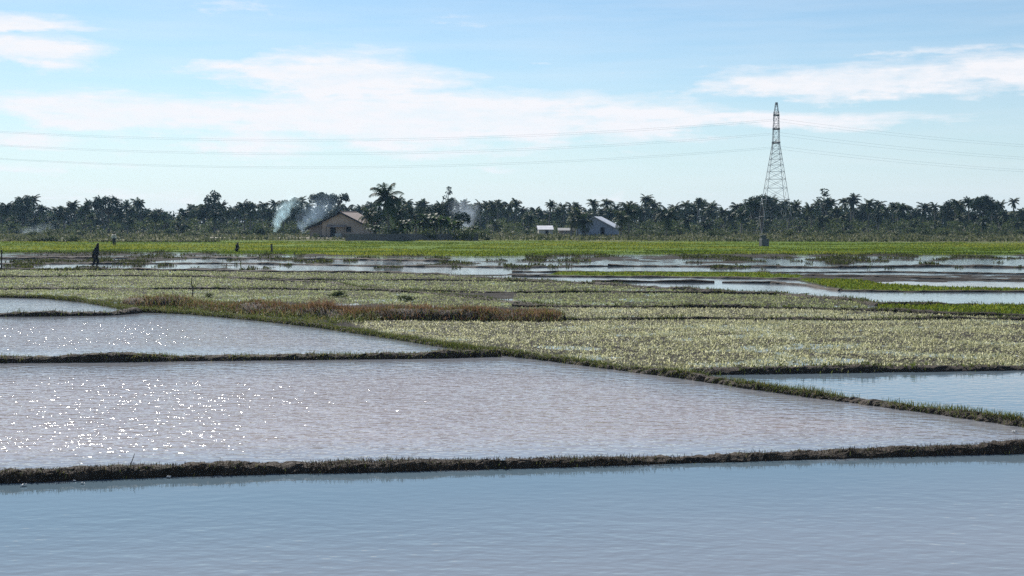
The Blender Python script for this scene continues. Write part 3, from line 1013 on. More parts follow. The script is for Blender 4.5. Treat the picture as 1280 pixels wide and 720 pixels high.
LAND = [(-60, 62, 'at the left end of the far tree line'), (62, 216, 'behind the white shirted person'), (216, 335, 'left of the blue smoke'),
        (335, 392, 'behind the thick blue smoke'), (392, 470, 'behind the brown house'), (470, 612, 'behind the grey fence'), (612, 700, 'behind the small white roofed hut'),
        (700, 790, 'behind the blue walled house'), (790, 925, 'between the blue walled house and the pylon'), (925, 1010, 'behind the pylon'),
        (1010, 1130, 'just right of the pylon'), (1130, 1400, 'at the right end of the far tree line')]


def where(px):
    for a, b, s in LAND:
        if a <= px < b:
            return s
    return LAND[-1][2]


def palm(px, d, ytop, label=None, group=None, scale=1.0):
    H = (base_row(d) - ytop) * d / F
    cr = scale * random.uniform(0.85, 1.1)
    Ht = max(2.0, H - 1.5 * cr)
    w_ = where(px)
    near = 'low ' if d < 318 else ''
    t = thing('coconut_palm', label or f'{near}dark coconut palm {w_}', 'palm', at(px, d, 0.1), random.uniform(0, 6.28), group if label else (group or f'{near}coconut palms {w_}'))
    tm, (bx, by) = random.choice(PALM_T)
    o = link('trunk', tm, t)
    k = random.uniform(0.5, 1.6)
    o.scale = (k, k, Ht)
    if k > 1.15:
        o.scale = (1.15, 1.15, Ht)
        k = 1.15
    c = link('crown', random.choice(PALM_BIG if d < 270 else PALM_C), t, (bx * k, by * k, Ht))
    c.scale = (cr,) * 3
    c.rotation_euler = (random.uniform(-.15, .15), random.uniform(-.15, .15), random.uniform(0, 6.28))
    return t


def broad(px, d, ytop, shape, label=None, wide=1.0, name='broadleaf_tree'):
    H = (base_row(d) - ytop) * d / F
    w_ = where(px)
    t = thing(name, label or f'dark leafy tree {w_}', 'tree', at(px, d, 0.1), random.uniform(0, 6.28), None if label else f'leafy trees {w_}')
    tm, cm = random.choice(BROAD[shape])
    top = max(v.co.z for v in cm.vertices)
    s = H / top
    for nm, me in (('trunk', tm), ('crown', cm)):
        o = link(nm, me, t)
        o.scale = (s * wide, s * wide, s)
    return t


SKY = [(-80, 252), (0, 253), (20, 251), (30, 247), (50, 250), (62, 264), (75, 260), (90, 252), (110, 247), (135, 250), (160, 252), (195, 252), (212, 268), (225, 264), (240, 253), (265, 246), (290, 252), (330, 250), (350, 252), (380, 248),
       (405, 246), (425, 248), (440, 256), (470, 252), (490, 249), (510, 250), (540, 249), (560, 250), (580, 254), (600, 253), (620, 249), (650, 254), (700, 255), (740, 253), (780, 253), (804, 249), (830, 253), (870, 252),
       (920, 253), (950, 250), (975, 250), (1000, 253), (1028, 248), (1050, 252), (1067, 248), (1100, 252), (1140, 257), (1160, 259), (1190, 254), (1225, 249), (1250, 252), (1290, 251), (1400, 250)]


def sky(px):
    return float(np.interp(px, [a for a, _ in SKY], [b for _, b in SKY]))


# single trees that stand out
broad(30, 330, 243.5, 'round', 'round topped tree between palms near the left edge', 0.75)
broad(136, 322, 244, 'dome', 'broad dark domed tree behind the person in the white shirt', 0.85)
broad(267, 330, 237.5, 'round', 'tall rounded tree rising above the palms left of the smoke', 0.7)
broad(403, 335, 240, 'umbrella', 'flat topped tree left of two behind the brown house', 0.85)
broad(424, 338, 241, 'umbrella', 'flat topped tree right of two behind the brown house', 0.75)
broad(560, 335, 233, 'spindly', 'tall thin pointed tree above the palms behind the fence', 0.9)
broad(952, 306, 242, 'dome', 'broad dark domed tree at the foot of the pylon', 0.95)
broad(1028, 340, 235.5, 'spindly', 'tall thin feathery tree rising just right of the pylon', 1.5)
broad(1228, 325, 243, 'dome', 'broad domed tree near the right edge', 0.8)
broad(1185, 330, 250, 'round', 'rounded tree left of the broad domed one at right', 0.9)
palm(486, 214, 235, 'big dark coconut palm with drooping fronds beside the brown house', scale=1.25)
palm(500, 222, 259, 'smaller palm leaning over the grey fence beside the big one', scale=1.0)
palm(463, 222, 262, 'short palm against the right wall of the brown house', scale=0.95)
palm(722, 258, 262, 'bushy palm at the left wall of the blue walled house', scale=1.0)
palm(786, 262, 257, 'bushy palm at the right end of the blue walled house', scale=1.05)
palm(714, 257, 267, 'low palm at the far left of the blue walled house', scale=0.9)
palm(731, 255, 271, 'short palm covering the left wall of the blue walled house', scale=0.85)
broad(520, 233, 256, 'round', 'dense tree behind the banana plants, next to the big palm')
broad(546, 236, 254, 'round', 'dense tree behind the tallest banana plant')
broad(577, 233, 264, 'dome', 'low dense tree behind the right end of the fence', 0.7)
broad(470, 240, 258, 'round', 'dense tree against the back of the brown house')
palm(776, 256, 266, 'short palm before the right end of the blue walled house', scale=0.8)
palm(833, 250, 262, 'palm standing in the field edge right of the blue walled house', scale=0.95)
palm(805, 345, 243.5, 'tallest palm above the trees right of the blue walled house', scale=1.0)
palm(1067, 340, 243, 'tall palm standing above its neighbours right of the pylon', scale=1.05)

# the tree line
px = -70.0
while px < 1350:
    d = random.uniform(318, 365)
    palm(px, d, sky(px) + random.choice((-4, -1, 0, 2, 4, 7, 11)))
    px += random.uniform(5.5, 10)
px = -64.0
while px < 1350:
    d = random.uniform(296, 317)
    if not (380 < px < 605 or 715 < px < 775 or 664 < px < 700):
        palm(px, d, sky(px) + random.uniform(9, 25), scale=0.9)
    px += random.uniform(26, 46)
px = -66.0
while px < 1350:
    broad(px, random.uniform(335, 385), sky(px) + random.uniform(4, 17), random.choice(('tall', 'round', 'round', 'dome')), wide=random.uniform(0.75, 1.0))
    px += random.uniform(13, 23)

# far wood behind them: one mass
rg = np.random.default_rng(5)
n = 2300
xx = rg.uniform(-215, 215, n)
cs = np.stack([xx, rg.uniform(400, 440, n), np.zeros(n)], 1)
hs = np.array([(base_row(400) - 262 - 8 * (sky(640 + x / 420 * F) - 250) / 12) * 420 / F for x in xx])
cs[:, 2] = rg.uniform(0.05, 0.92, n) * np.maximum(hs, 3)
v, q, t = leaf_cloud(cs, rg.uniform(1.2, 2.3, n), 14, 0.55, rg)
tag(link('distant_woods', mesh_np('distant_woods', v, q, M['broad'], False, {'tint': t})), 'continuous dark wood seen through the far palms', 'woods', kind='stuff')

# undergrowth mass at the foot of the trees
n = 1300
xx = rg.uniform(-160, 160, n)
cs = np.stack([xx, rg.uniform(300, 345, n), rg.uniform(0.2, 3.2, n)], 1)
v, q, t = leaf_cloud(cs, rg.uniform(0.6, 1.5, n), 26, 0.3, rg)
tag(link('undergrowth', mesh_np('undergrowth', v, q, M['bush'], False, {'tint': t})), 'dense low undergrowth between the trunks of the far palms', 'undergrowth', kind='stuff')

px = -55.0
while px < 1340:
    d = random.uniform(252, 300)
    if not (385 < px < 600 and d < 275) and not (664 < px < 775):
        w_ = where(px)
        t = thing('bush', f'low olive bush at the field edge {w_.replace("behind", "beyond")}', 'bush', at(px, d, 0.1), random.uniform(0, 6.28), f'bushes {w_}')
        o = link('foliage', random.choice(BUSH), t)
        k = random.uniform(0.7, 1.7)
        o.scale = (k * 1.3, k, k * random.uniform(0.6, 1.1))
    px += random.uniform(14, 30)
# dark low hedge clumps on the bank at the left
for px_, k, lab in ((60, 1.0, 'small dark bush on the far bank left of the walking person'), (92, 1.1, 'small dark bush on the far bank above the walking person'), (50, 0.8, 'smallest dark bush on the far bank at left')):
    p = P(px_, 303.0)
    t = thing('bush', lab, 'bush', (p.x, p.y, 0.2), random.uniform(0, 6))
    o = link('foliage', BUSH[int(px_) % 6], t)
    o.scale = (k * 1.5, k, k * 0.7)

# banana plants behind the fence
for px_, d, k, lab in ((508, 214, 1.1, 'leafy banana plant behind the fence, closest to the big palm'), (524, 217, 1.25, 'banana plant left of the tall middle one behind the fence'), (541, 216, 1.45, 'tallest banana plant behind the middle of the fence'),
                       (556, 214, 1.3, 'banana plant right of the tallest one behind the fence'), (568, 217, 1.05, 'shaded banana plant near the dark end of the fence'), (592, 212, 0.85, 'small banana plant at the far right end of the fence'),
                       (470, 216, 0.95, 'low banana plant by the house wall behind the fence')):
    t = thing('banana_plant', lab, 'banana plant', at(px_, d, 0.08), random.uniform(0, 6))
    sm, lm = random.choice(BANANA)
    for nm, me in (('stem', sm), ('leaves', lm)):
        o = link(nm, me, t)
        o.scale = (k, k, k)
for px_, d, k, lab in ((575, 209, 1.5, 'dense dark shrub at the right end of the grey fence'), (532, 211, 1.3, 'dark shrub pressed against the back of the fence'), (600, 215, 1.2, 'rounded shrub just past the right end of the fence'), (488, 210.5, 1.4, 'dark shrub under the big palm behind the fence'),
                       (396, 229, 0.75, 'small dark bush at the left corner of the brown house'), (893, 240, 1.1, 'pale green rounded bush in the scrub left of the concrete pillar')):
    t = thing('bush', lab, 'bush', at(px_, d, 0.08), random.uniform(0, 6))
    o = link('foliage', random.choice(BUSH), t)
    o.scale = (k * 1.3, k, k * 1.2)


# ------------------------------------------------------------------ buildings
def S(d):
    return F / d


# brown house: gable towards the camera, longer roof slope on the left over a lean-to
d0 = 232.0
hb = at(427, d0, 0.08)
hs_ = thing('brown_house', 'ochre walled house with rusty brown gable roof beside the big palm', 'house', hb, math.radians(-10))
gw, eh, rh, dp = 3.65, 3.0, 4.75, 9.0
MB().prism([(-gw, 0), (gw, 0), (gw, eh), (0, rh), (-gw, eh)], dp).build('wall', M['ochre'], hs_)
lw = MB().prism([(-6.2, 0), (-gw - 0.005, 0), (-gw - 0.005, 2.75), (-6.2, 2.0)], dp - 1.0, y0=0.6).build('lean_to_wall', M['grey_wall'], hs_)
rf = MB()
ov = 0.55
rf.slab([(0, -ov, rh + 0.16), (0, dp + ov, rh + 0.16), (gw + 0.6, dp + ov, eh - 0.17), (gw + 0.6, -ov, eh - 0.17)], 0.1)
roof = rf.build('roof', M['roof_red'], hs_)
rf = MB()
rf.slab([(-0.005, -ov, rh + 0.16), (-0.005, dp + ov, rh + 0.16), (-gw - 3.1, dp + ov, 1.85), (-gw - 3.1, -ov, 1.85)], 0.1)
r2 = rf.build('roof', M['roof_red'], hs_)
MB().bar((0, -ov - 0.05, rh + 0.2), (0, dp + ov, rh + 0.2), 0.09).build('ridge_cap', M['roof_red'], roof)
bb = MB()
bb.slab([(0, -ov - 0.06, rh + 0.1), (0, -ov - 0.01, rh + 0.1), (gw + 0.6, -ov - 0.01, eh - 0.23), (gw + 0.6, -ov - 0.06, eh - 0.23)], 0.22)
bb.build('barge_board', M['dark'], roof)
bb = MB()
bb.slab([(0, -ov - 0.06, rh + 0.1), (0, -ov - 0.01, rh + 0.1), (-gw - 3.1, -ov - 0.01, 1.8), (-gw - 3.1, -ov - 0.06, 1.8)], 0.26)
bb.build('barge_board', M['dark'], r2)
MB().box((-1.6, -0.03, 1.05), (1.0, 0.08, 2.1)).build('door', M['dark'], hs_)
wn = MB().box((1.35, -0.03, 1.75), (0.9, 0.07, 0.9)).build('window', M['dark'], hs_)
MB().box((1.35, -0.09, 1.27), (1.1, 0.14, 0.07)).build('sill', M['grey_wall'], wn)
MB().box((1.35, -0.08, 2.23), (1.1, 0.1, 0.06)).build('lintel', M['grey_wall'], wn)
aw = MB()
aw.slab([(-2.6, -0.02, 2.55), (1.0, -0.02, 2.55), (1.0, -1.2, 2.2), (-2.6, -1.2, 2.2)], 0.06)
awn = aw.build('awning', M['grey_wall'], hs_)
MB().bar((-2.5, -1.12, 0), (-2.5, -1.12, 2.2), 0.05).build('post', M['timber'], awn)
MB().bar((0.9, -1.12, 0), (0.9, -1.12, 2.2), 0.05).build('post', M['timber'], awn)
MB().box((-0.3, -0.9, 0.5), (1.1, 0.7, 1.0), bev=0.03).build('low_wall', M['cream'], hs_)

# grey fence, seen from the field
fa, fb = P(432, 302), P(597, 301.5)
fl = (fb - fa).length
fz = thing('board_fence', 'long low fence of weathered grey boards in front of the banana plants', 'fence', fa + Vector((0, 0, 0.06)), math.atan2(fb.y - fa.y, fb.x - fa.x))
fm = MB()
x = 0.0
while x < fl:
    wdt = random.uniform(0.14, 0.2)
    fm.box((x + wdt / 2, random.uniform(-0.012, 0.012), 0.6 + random.uniform(-0.03, 0.03)), (wdt - 0.012, 0.025, 1.2))
    x += wdt
fm.build('board_panel', M['fence'], fz)
for i in range(12):
    MB().box((i * fl / 11, 0.09, 0.62), (0.1, 0.1, 1.3)).build('post', M['timber'], fz)
for z in (0.35, 0.95):
    MB().box((fl / 2, 0.04, z), (fl, 0.035, 0.09)).build('rail', M['timber'], fz)

# blue walled house
hb = at(743, 268, 0.1)
h2 = thing('blue_house', 'house with a pale blue gable wall and zinc roof half hidden by palms', 'house', hb, math.radians(-14))
gw, eh, rh, dp = 3.9, 1.95, 4.0, 8.0
MB().prism([(-gw, 0), (gw, 0), (gw, eh), (0, rh), (-gw, eh)], dp).build('wall', M['blue_wall'], h2)
for sg in (-1, 1):
    MB().slab([(sg * 0.004, -0.5, rh + 0.15), (sg * 0.004, dp + 0.5, rh + 0.15), (sg * (gw + 0.5), dp + 0.5, eh - 0.12), (sg * (gw + 0.5), -0.5, eh - 0.12)], 0.12).build('roof', M['roof_zinc'], h2)
MB().box((1.7, -0.03, 0.95), (0.85, 0.08, 1.9)).build('door', M['dark'], h2)
w2 = MB().box((-1.6, -0.03, 1.25), (0.9, 0.07, 0.8)).build('window', M['dark'], h2)
MB().box((-1.6, -0.08, 0.81), (1.1, 0.12, 0.06)).build('sill', M['cream'], w2)

# small white roofed hut
hb = at(682, 285, 0.1)
h3 = thing('small_hut', 'small cream hut with a bright white metal roof in front of the trees', 'hut', hb, math.radians(4))
MB().box((0, 1.2, 0.65), (3.1, 2.4, 1.3)).build('wall', M['cream'], h3)
MB().slab([(-1.8, -0.35, 1.3), (1.8, -0.35, 1.3), (1.8, 2.0, 2.15), (-1.8, 2.0, 2.15)], 0.06).build('roof', M['roof_zinc'], h3)
MB().slab([(-1.8, 2.005, 2.15), (1.8, 2.005, 2.15), (1.8, 2.9, 1.6), (-1.8, 2.9, 1.6)], 0.06).build('roof', M['roof_zinc'], h3)
MB().box((0.3, -0.02, 0.55), (0.7, 0.06, 1.1)).build('door', M['dark'], h3)
# long low shed right of the hut
hb = at(708, 290, 0.1)
h4 = thing('low_shed', 'low grey shed between the white roofed hut and the blue walled house', 'shed', hb, 0.0)
MB().box((0, 1.0, 0.55), (3.4, 2.0, 1.1)).build('wall', M['grey_wall'], h4)
MB().slab([(-1.95, -0.3, 1.05), (1.95, -0.3, 1.05), (1.95, 2.3, 1.6), (-1.95, 2.3, 1.6)], 0.06).build('roof', M['dark_zinc'], h4)

# pale track in front of the brown house
a, b = P(262, 299.2), P(433, 299.8)
pm = MB()
n = 24
vs = []
for i in range(n + 1):
    c = a.lerp(b, i / n)
    wv = 1.6 + 0.5 * math.sin(i * 1.3)
    vs.append((pm.bm.verts.new((c.x, c.y - wv, 0.3)), pm.bm.verts.new((c.x, c.y + wv, 0.34))))
for (p, q_), (r, s) in zip(vs[:-1], vs[1:]):
    pm.bm.faces.new((p, r, s, q_))
po = pm.build('path', M['path'])
tag(po, kind='structure')

# ------------------------------------------------------------------ pylon and its wires
PD = 290.0
sc_ = S(PD)
pc = at(968.5, PD, 0.1)
py = thing('lattice_pylon', 'tall grey lattice power pylon rising above the far trees', 'pylon', pc, 0.0)
HT = (base_row(PD) - 130.5) / sc_


def half(z):
    """half width of the tower at height z"""
    return float(np.interp(z, [0, (base_row(PD) - 180) / sc_, (base_row(PD) - 146) / sc_, HT], [3.65, 0.72, 0.5, 0.22]))


lv = [0, 4.2, 8.0, 10.6, 12.6, 14.3, 15.8, 17.1, 18.3, 19.4, (base_row(PD) - 180) / sc_, 22.1, (base_row(PD) - 163) / sc_, 25.1, (base_row(PD) - 146) / sc_, 28.2, HT]
corners = [(-1, -1), (1, -1), (1, 1), (-1, 1)]
for cx, cy in corners:
    b = MB()
    for z0, z1 in zip(lv[:-1], lv[1:]):
        b.bar((cx * half(z0), cy * half(z0), z0), (cx * half(z1), cy * half(z1), z1), 0.055 if z0 < 20 else 0.05, n=4)
    b.build('leg', M['steel'], py)
for fi in range(4):
    (ax, ay), (bx, by) = corners[fi], corners[(fi + 1) % 4]
    b = MB()
    for z0, z1 in zip(lv[:-1], lv[1:]):
        h0, h1 = half(z0), half(z1)
        b.bar((ax * h0, ay * h0, z0), (bx * h1, by * h1, z1), 0.027, n=4)
        b.bar((bx * h0, by * h0, z0), (ax * h1, ay * h1, z1), 0.027, n=4)
        b.bar((ax * h1, ay * h1, z1), (bx * h1, by * h1, z1), 0.027, n=4)
    b.build('lattice_face', M['steel'], py)
armz = [lv[10], lv[12], lv[14]]
arml = [3.3, 3.0, 2.6]
tips = []
for z, l in zip(armz, arml):
    for sg in (-1, 1):
        b = MB()
        h = half(z)
        for sx in (-1, 1):
            b.bar((sx * h, sg * h, z), (0, sg * (h + l), z + 0.1), 0.06, n=4)
            b.bar((sx * h, sg * half(z + 0.9), z + 0.9), (0, sg * (h + l), z + 0.1), 0.05, n=4)
        b.box((0, sg * h, z + 0.1), (2 * h + 0.2, 0.12, 0.42))
        arm = b.build('cross_arm', M['steel'], py)
        ins = MB()
        tip = Vector((0, sg * (h + l), z + 0.05))
        for k in range(8):
            ins.bar(tip - Vector((0, 0, 0.08 + 0.11 * k)), tip - Vector((0, 0, 0.14 + 0.11 * k)), 0.12, 0.05, n=8)
        ins.bar(tip, tip - Vector((0, 0, 1.0)), 0.025)
        ins.build('insulator', M['wire'], arm)
        tips.append((pc + tip - Vector((0, 0, 1.0)), sg, armz.index(z)))
MB().box((0, 0, HT - 0.1), (0.5, 0.5, 0.5)).build('peak_cap', M['steel'], py)
ftb = MB()
for cx, cy in corners:
    MB().box((cx * 3.65, cy * 3.65, 0.15), (0.8, 0.8, 0.5), bev=0.05).build('footing', M['concrete_dark'], py)

LV = ['lowest', 'middle', 'highest']
for tip, sg, k in tips:
    for name, end, sag in (('left', tip + Vector((-222, 6, 1.0)), 4.9), ('right', tip + Vector((205, 85, -0.5)), 4.6)):
        b = MB()
        n = 48
        pts = []
        for i in range(n + 1):
            t = i / n
            p = tip.lerp(end, t)
            p.z -= 4 * sag * t * (1 - t)
            pts.append(p)
        b.tube(pts, 0.012, 5)
        o = b.build('power_cable', M['wire'])
        tag(o, f'{LV[k]} thin sagging {"near" if sg < 0 else "far"} side power cable {"leftwards" if name == "left" else "rightwards"} from the pylon', 'power cable', 'cables strung from the pylon')

# dark pillar in the green field
p = P(955, 308.6)
pl = thing('concrete_pillar', 'dark grey weathered concrete pillar standing in the green field below the pylon', 'pillar', (p.x, p.y, 0.05), 0.2)
MB().box((0, 0, 0.5), (1.0, 1.0, 1.0), bev=0.04).build('plinth', M['concrete_dark'], pl)
MB().box((-0.1, 0, 1.2), (0.6, 0.6, 0.4), bev=0.04).build('shaft', M['concrete_dark'], pl)
MB().box((-0.1, 0, 1.45), (0.75, 0.75, 0.1), bev=0.02).build('cap', M['concrete_dark'], pl)

for px_, py_, k, lab in ((420, 372, 0.24, 'small dark weedy shrub behind the middle of the reddish grass'), (512, 377, 0.24, 'small pale weedy shrub behind the right half of the reddish grass'), (262, 372, 0.18, 'small round weed beside the thin stake')):
    p = P(px_, py_)
    t = thing('shrub', lab, 'shrub', (p.x, p.y, 0.02), random.uniform(0, 6))
    o = link('foliage', random.choice(BUSH), t)
    o.scale = (k * 1.7, k, k * 0.9)

# posts and stakes
p = P(339.5, 316.8)
b = MB().tube([(0, 0, -0.2), (0.02, 0, 0.5), (-0.01, 0.02, 1.0)], [0.13, 0.11, 0.1], 8)
o = tag(b.build('wooden_post', M['timber']), 'short brown wooden post at the edge of the bright green field', 'post')
o.location = (p.x, p.y, 0)
p = P(240.5, 371)
b = MB().tube([(0, 0, -0.2), (0.02, 0, 0.3), (-0.03, 0.0, 0.62), (-0.02, 0, 0.88)], [0.028, 0.026, 0.022, 0.015], 7)
b.tube([(0, 0, 0.42), (0.1, 0, 0.52), (0.15, 0, 0.62)], [0.014, 0.011, 0.006], 5)
o = tag(b.build('wooden_stake', M['timber']), 'thin dark stake stuck in the green plot left of the reddish grass', 'stake')
o.location = (p.x, p.y, 0)
p = P(2, 337)
b = MB().tube([(0, 0, -0.2), (0.0, 0, 0.5), (0.03, 0.0, 1.4)], [0.06, 0.05, 0.045], 7)
o = tag(b.build('wooden_stake', M['timber']), 'dark stake at the left edge among the puddled plots', 'stake')
o.location = (p.x, p.y, 0)
# twig on the front bank
p = P(163, 592)
b = MB().tube([(0, 0, 0), (0.015, 0, 0.1), (0.05, 0, 0.19), (0.06, 0.01, 0.23)], [0.008, 0.007, 0.005, 0.003], 5)
o = tag(b.build('twig', M['timber']), 'thin bare twig standing on the front mud bank', 'twig')
o.location = (p.x, p.y, 0.05)


# bits of white plastic at the waterline
def scrap(seed, size):
    rg = random.Random(seed)
    bm = bmesh.new()
    bmesh.ops.create_grid(bm, x_segments=5, y_segments=4, size=0.5)
    for v in bm.verts:
        v.co = Vector((v.co.x * size * (1 + rg.uniform(-.2, .2)), v.co.y * size * 0.7 * (1 + rg.uniform(-.3, .3)), rg.uniform(0, 0.4) * size))
    me = bpy.data.meshes.new('plastic_scrap')
    r = bmesh.ops.solidify(bm, geom=bm.faces[:], thickness=0.004)
    bm.to_mesh(me)
    bm.free()
    me.materials.append(M['white_scrap'])
    return me


for i, (px_, py_, s, lab) in enumerate(((211, 597.5, 0.05, 'white scrap at the waterline below the twig on the front bank'), (93, 602, 0.035, 'tiny white scrap left of the twig at the front waterline'), (103, 605, 0.05, 'greyish scrap floating before the front bank left of the twig'),
                                        (30, 608, 0.07, 'white scrap by the front bank at the left edge'), (628, 584.5, 0.09, 'crumpled white scrap on the middle of the front bank'), (570, 586.5, 0.05, 'small white speck left of the crumpled scrap on the front bank'),
                                        (448, 444, 0.08, 'white scrap on the bank between the glittering ponds'), (1268, 541, 0.08, 'pale scrap at the water corner by the right edge'))):
    p = P(px_, py_)
    o = tag(link('plastic_scrap', scrap(i, s)), lab, 'scrap')
    o.location = (p.x, p.y, 0.012 if i not in (4, 6) else 0.11)
    o.rotation_euler = (0.2, 0.1, i * 1.3)


# ------------------------------------------------------------------ people
def skin_mesh(name, joints, edges, mat, root=0, sub=2):
    me = bpy.data.meshes.new(name + '_cage')
    me.from_pydata([j[:3] for j in joints], edges, [])
    o = bpy.data.objects.new(name + '_cage', me)
    COL.objects.link(o)
    sm = o.modifiers.new('s', 'SKIN')
    sm.use_smooth_shade = True
    sk = me.skin_vertices[0].data
    for i, j in enumerate(joints):
        r = j[3]
        sk[i].radius = (r, r) if not isinstance(r, tuple) else r
        sk[i].use_root = (i == root)
    s2 = o.modifiers.new('u', 'SUBSURF')
    s2.levels = s2.render_levels = sub
    dg = bpy.context.evaluated_depsgraph_get()
    dg.update()
    out = bpy.data.meshes.new_from_object(o.evaluated_get(dg))
    out.name = name
    out.materials.clear()
    out.materials.append(mat)
    bpy.data.objects.remove(o)
    bpy.data.meshes.remove(me)
    return out


def add_detail(me, head, face, hands, mats):
    """eyes, nose, ears and five fingers a hand, joined into the body's own mesh"""
    bm = bmesh.new()
    bm.from_mesh(me)
    n0 = len(bm.faces)
    f = Vector(face).normalized()
    side = f.cross(Vector((0, 0, 1))).normalized()
    up = side.cross(f).normalized()
    h = Vector(head)
    mb = MB()
    mb.bm.free()
    mb.bm = bm
    mb.bar(h + f * 0.085 + up * 0.0, h + f * 0.115 - up * 0.035, 0.008, 0.016, 6)          # nose
    for s in (-1, 1):
        mb.ball(h + side * s * 0.082 - up * 0.01, 0.03, 0.5, 0.8, 1.1, 8)                   # ears
    mb.bar(h + f * 0.09 - up * 0.062 - side * 0.025, h + f * 0.09 - up * 0.062 + side * 0.025, 0.007)   # mouth
    for w_, d, tside in hands:
        w_, d = Vector(w_), Vector(d).normalized()
        sd = Vector(tside).normalized()
        nn = d.cross(sd).normalized()
        for k, l in enumerate((0.07, 0.08, 0.075, 0.06)):
            o = w_ + d * 0.07 + sd * (0.03 - 0.02 * k)
            mb.tube([o - d * 0.02, o + d * l * 0.5 + nn * 0.012, o + d * l + nn * 0.035], [0.01, 0.009, 0.007], 6)
        mb.tube([w_ + sd * 0.02, w_ + sd * 0.055 + d * 0.04, w_ + sd * 0.06 + d * 0.075 + nn * 0.02], [0.012, 0.011, 0.008], 6)
    bm.faces.ensure_lookup_table()
    for i in range(n0, len(bm.faces)):
        bm.faces[i].smooth = True
    n1 = len(bm.faces)
    for s in (-1, 1):
        mb.ball(h + f * 0.088 + side * s * 0.032 + up * 0.012, 0.013, seg=6)                 # eyes
    bm.faces.ensure_lookup_table()
    for i in range(n1, len(bm.faces)):
        bm.faces[i].material_index = 1
    bmesh.ops.recalc_face_normals(bm, faces=bm.faces)
    bm.to_mesh(me)
    bm.free()
    me.materials.append(mats)


def person(label, loc, rz, pose, scale=1.0):
    """pose: dict of joint -> (x, y, z), +x is where the person faces"""
    t = thing('person', label, 'person', loc, rz)
    t.scale = (scale,) * 3
    g_ = pose
    names = ['pelvis', 'belly', 'chest', 'neck', 'head', 'crown', 'sl', 'el', 'wl', 'hl', 'sr', 'er', 'wr', 'hr', 'hipl', 'knl', 'anl', 'tol', 'hipr', 'knr', 'anr', 'tor']
    rad = dict(pelvis=(.13, .1), belly=(.12, .095), chest=(.14, .1), neck=.05, head=(.085, .095), crown=(.07, .08), sl=.055, sr=.055, el=.04, er=.04, wl=.028, wr=.028, hl=.034, hr=.034,
               hipl=.085, hipr=.085, knl=.058, knr=.058, anl=.04, anr=.04, tol=.035, tor=.035)
    J = [(*g_[n], rad[n]) for n in names]
    ix = {n: i for i, n in enumerate(names)}
    E = [(ix[a], ix[b]) for a, b in (('pelvis', 'belly'), ('belly', 'chest'), ('chest', 'neck'), ('neck', 'head'), ('head', 'crown'), ('chest', 'sl'), ('sl', 'el'), ('el', 'wl'), ('wl', 'hl'),
                                     ('chest', 'sr'), ('sr', 'er'), ('er', 'wr'), ('wr', 'hr'), ('pelvis', 'hipl'), ('hipl', 'knl'), ('knl', 'anl'), ('anl', 'tol'), ('pelvis', 'hipr'), ('hipr', 'knr'), ('knr', 'anr'), ('anr', 'tor'))]
    me = skin_mesh('body', J, E, M['skin'])
    hd = Vector(g_['head'])
    hands = []
    for s in 'lr':
        w_, h_ = Vector(g_['w' + s]), Vector(g_['h' + s])
        hands.append((w_, (h_ - w_), (1, 0, 0.2) if abs((h_ - w_).normalized().x) < 0.7 else (0, 1 if s == 'r' else -1, 0.3)))
    add_detail(me, hd, g_.get('face', (1, 0, 0)), hands, M['hair'])
    link('body', me, t)

    def cloth(name, subset, edges, grow, mat, over=None):
        Jc = []
        for n in subset:
            r = rad[n]
            r = tuple(q + grow for q in r) if isinstance(r, tuple) else r + grow
            Jc.append((*g_[n], (over or {}).get(n, r)))
        ic = {n: i for i, n in enumerate(subset)}
        link(name, skin_mesh(name, Jc, [(ic[a], ic[b]) for a, b in edges], mat), t)
    return t, cloth


TOP = (['chest', 'belly', 'pelvis', 'neck', 'sl', 'el', 'wl', 'sr', 'er', 'wr'], [('chest', 'belly'), ('belly', 'pelvis'), ('chest', 'neck'), ('chest', 'sl'), ('sl', 'el'), ('el', 'wl'), ('chest', 'sr'), ('sr', 'er'), ('er', 'wr')])
LEGS = (['pelvis', 'hipl', 'knl', 'anl', 'hipr', 'knr', 'anr'], [('pelvis', 'hipl'), ('hipl', 'knl'), ('knl', 'anl'), ('pelvis', 'hipr'), ('hipr', 'knr'), ('knr', 'anr')])

# person 1: walking to the right, bent forward, long dark headscarf
p = P(119.5, 335.8)
pose = dict(pelvis=(-0.02, 0, .86), belly=(0.03, 0, 1.03), chest=(0.1, 0, 1.26), neck=(0.16, 0, 1.44), head=(0.21, 0, 1.56), crown=(0.22, 0, 1.65),
            sl=(0.1, .17, 1.35), el=(0.06, .22, 1.07), wl=(0.24, .18, .96), hl=(0.31, .15, .96), sr=(0.1, -.17, 1.35), er=(-0.02, -.22, 1.08), wr=(0.06, -.22, .85), hr=(0.09, -.21, .77),
            hipl=(-0.02, .09, .82), knl=(0.16, .1, .45), anl=(0.02, .1, .08), tol=(0.17, .11, .035), hipr=(-0.02, -.09, .82), knr=(0.0, -.1, .44), anr=(-0.2, -.1, .1), tor=(-0.08, -.1, .035), face=(0.95, 0, -0.3))
t, cloth = person('person in black clothes and long dark headscarf walking along the far bank', (p.x, p.y, 0.1), math.radians(-12), pose, 1.0)
cloth('blouse', *TOP, 0.03, M['cloth_black'])
cloth('trousers', *LEGS, 0.035, M['cloth_black'])
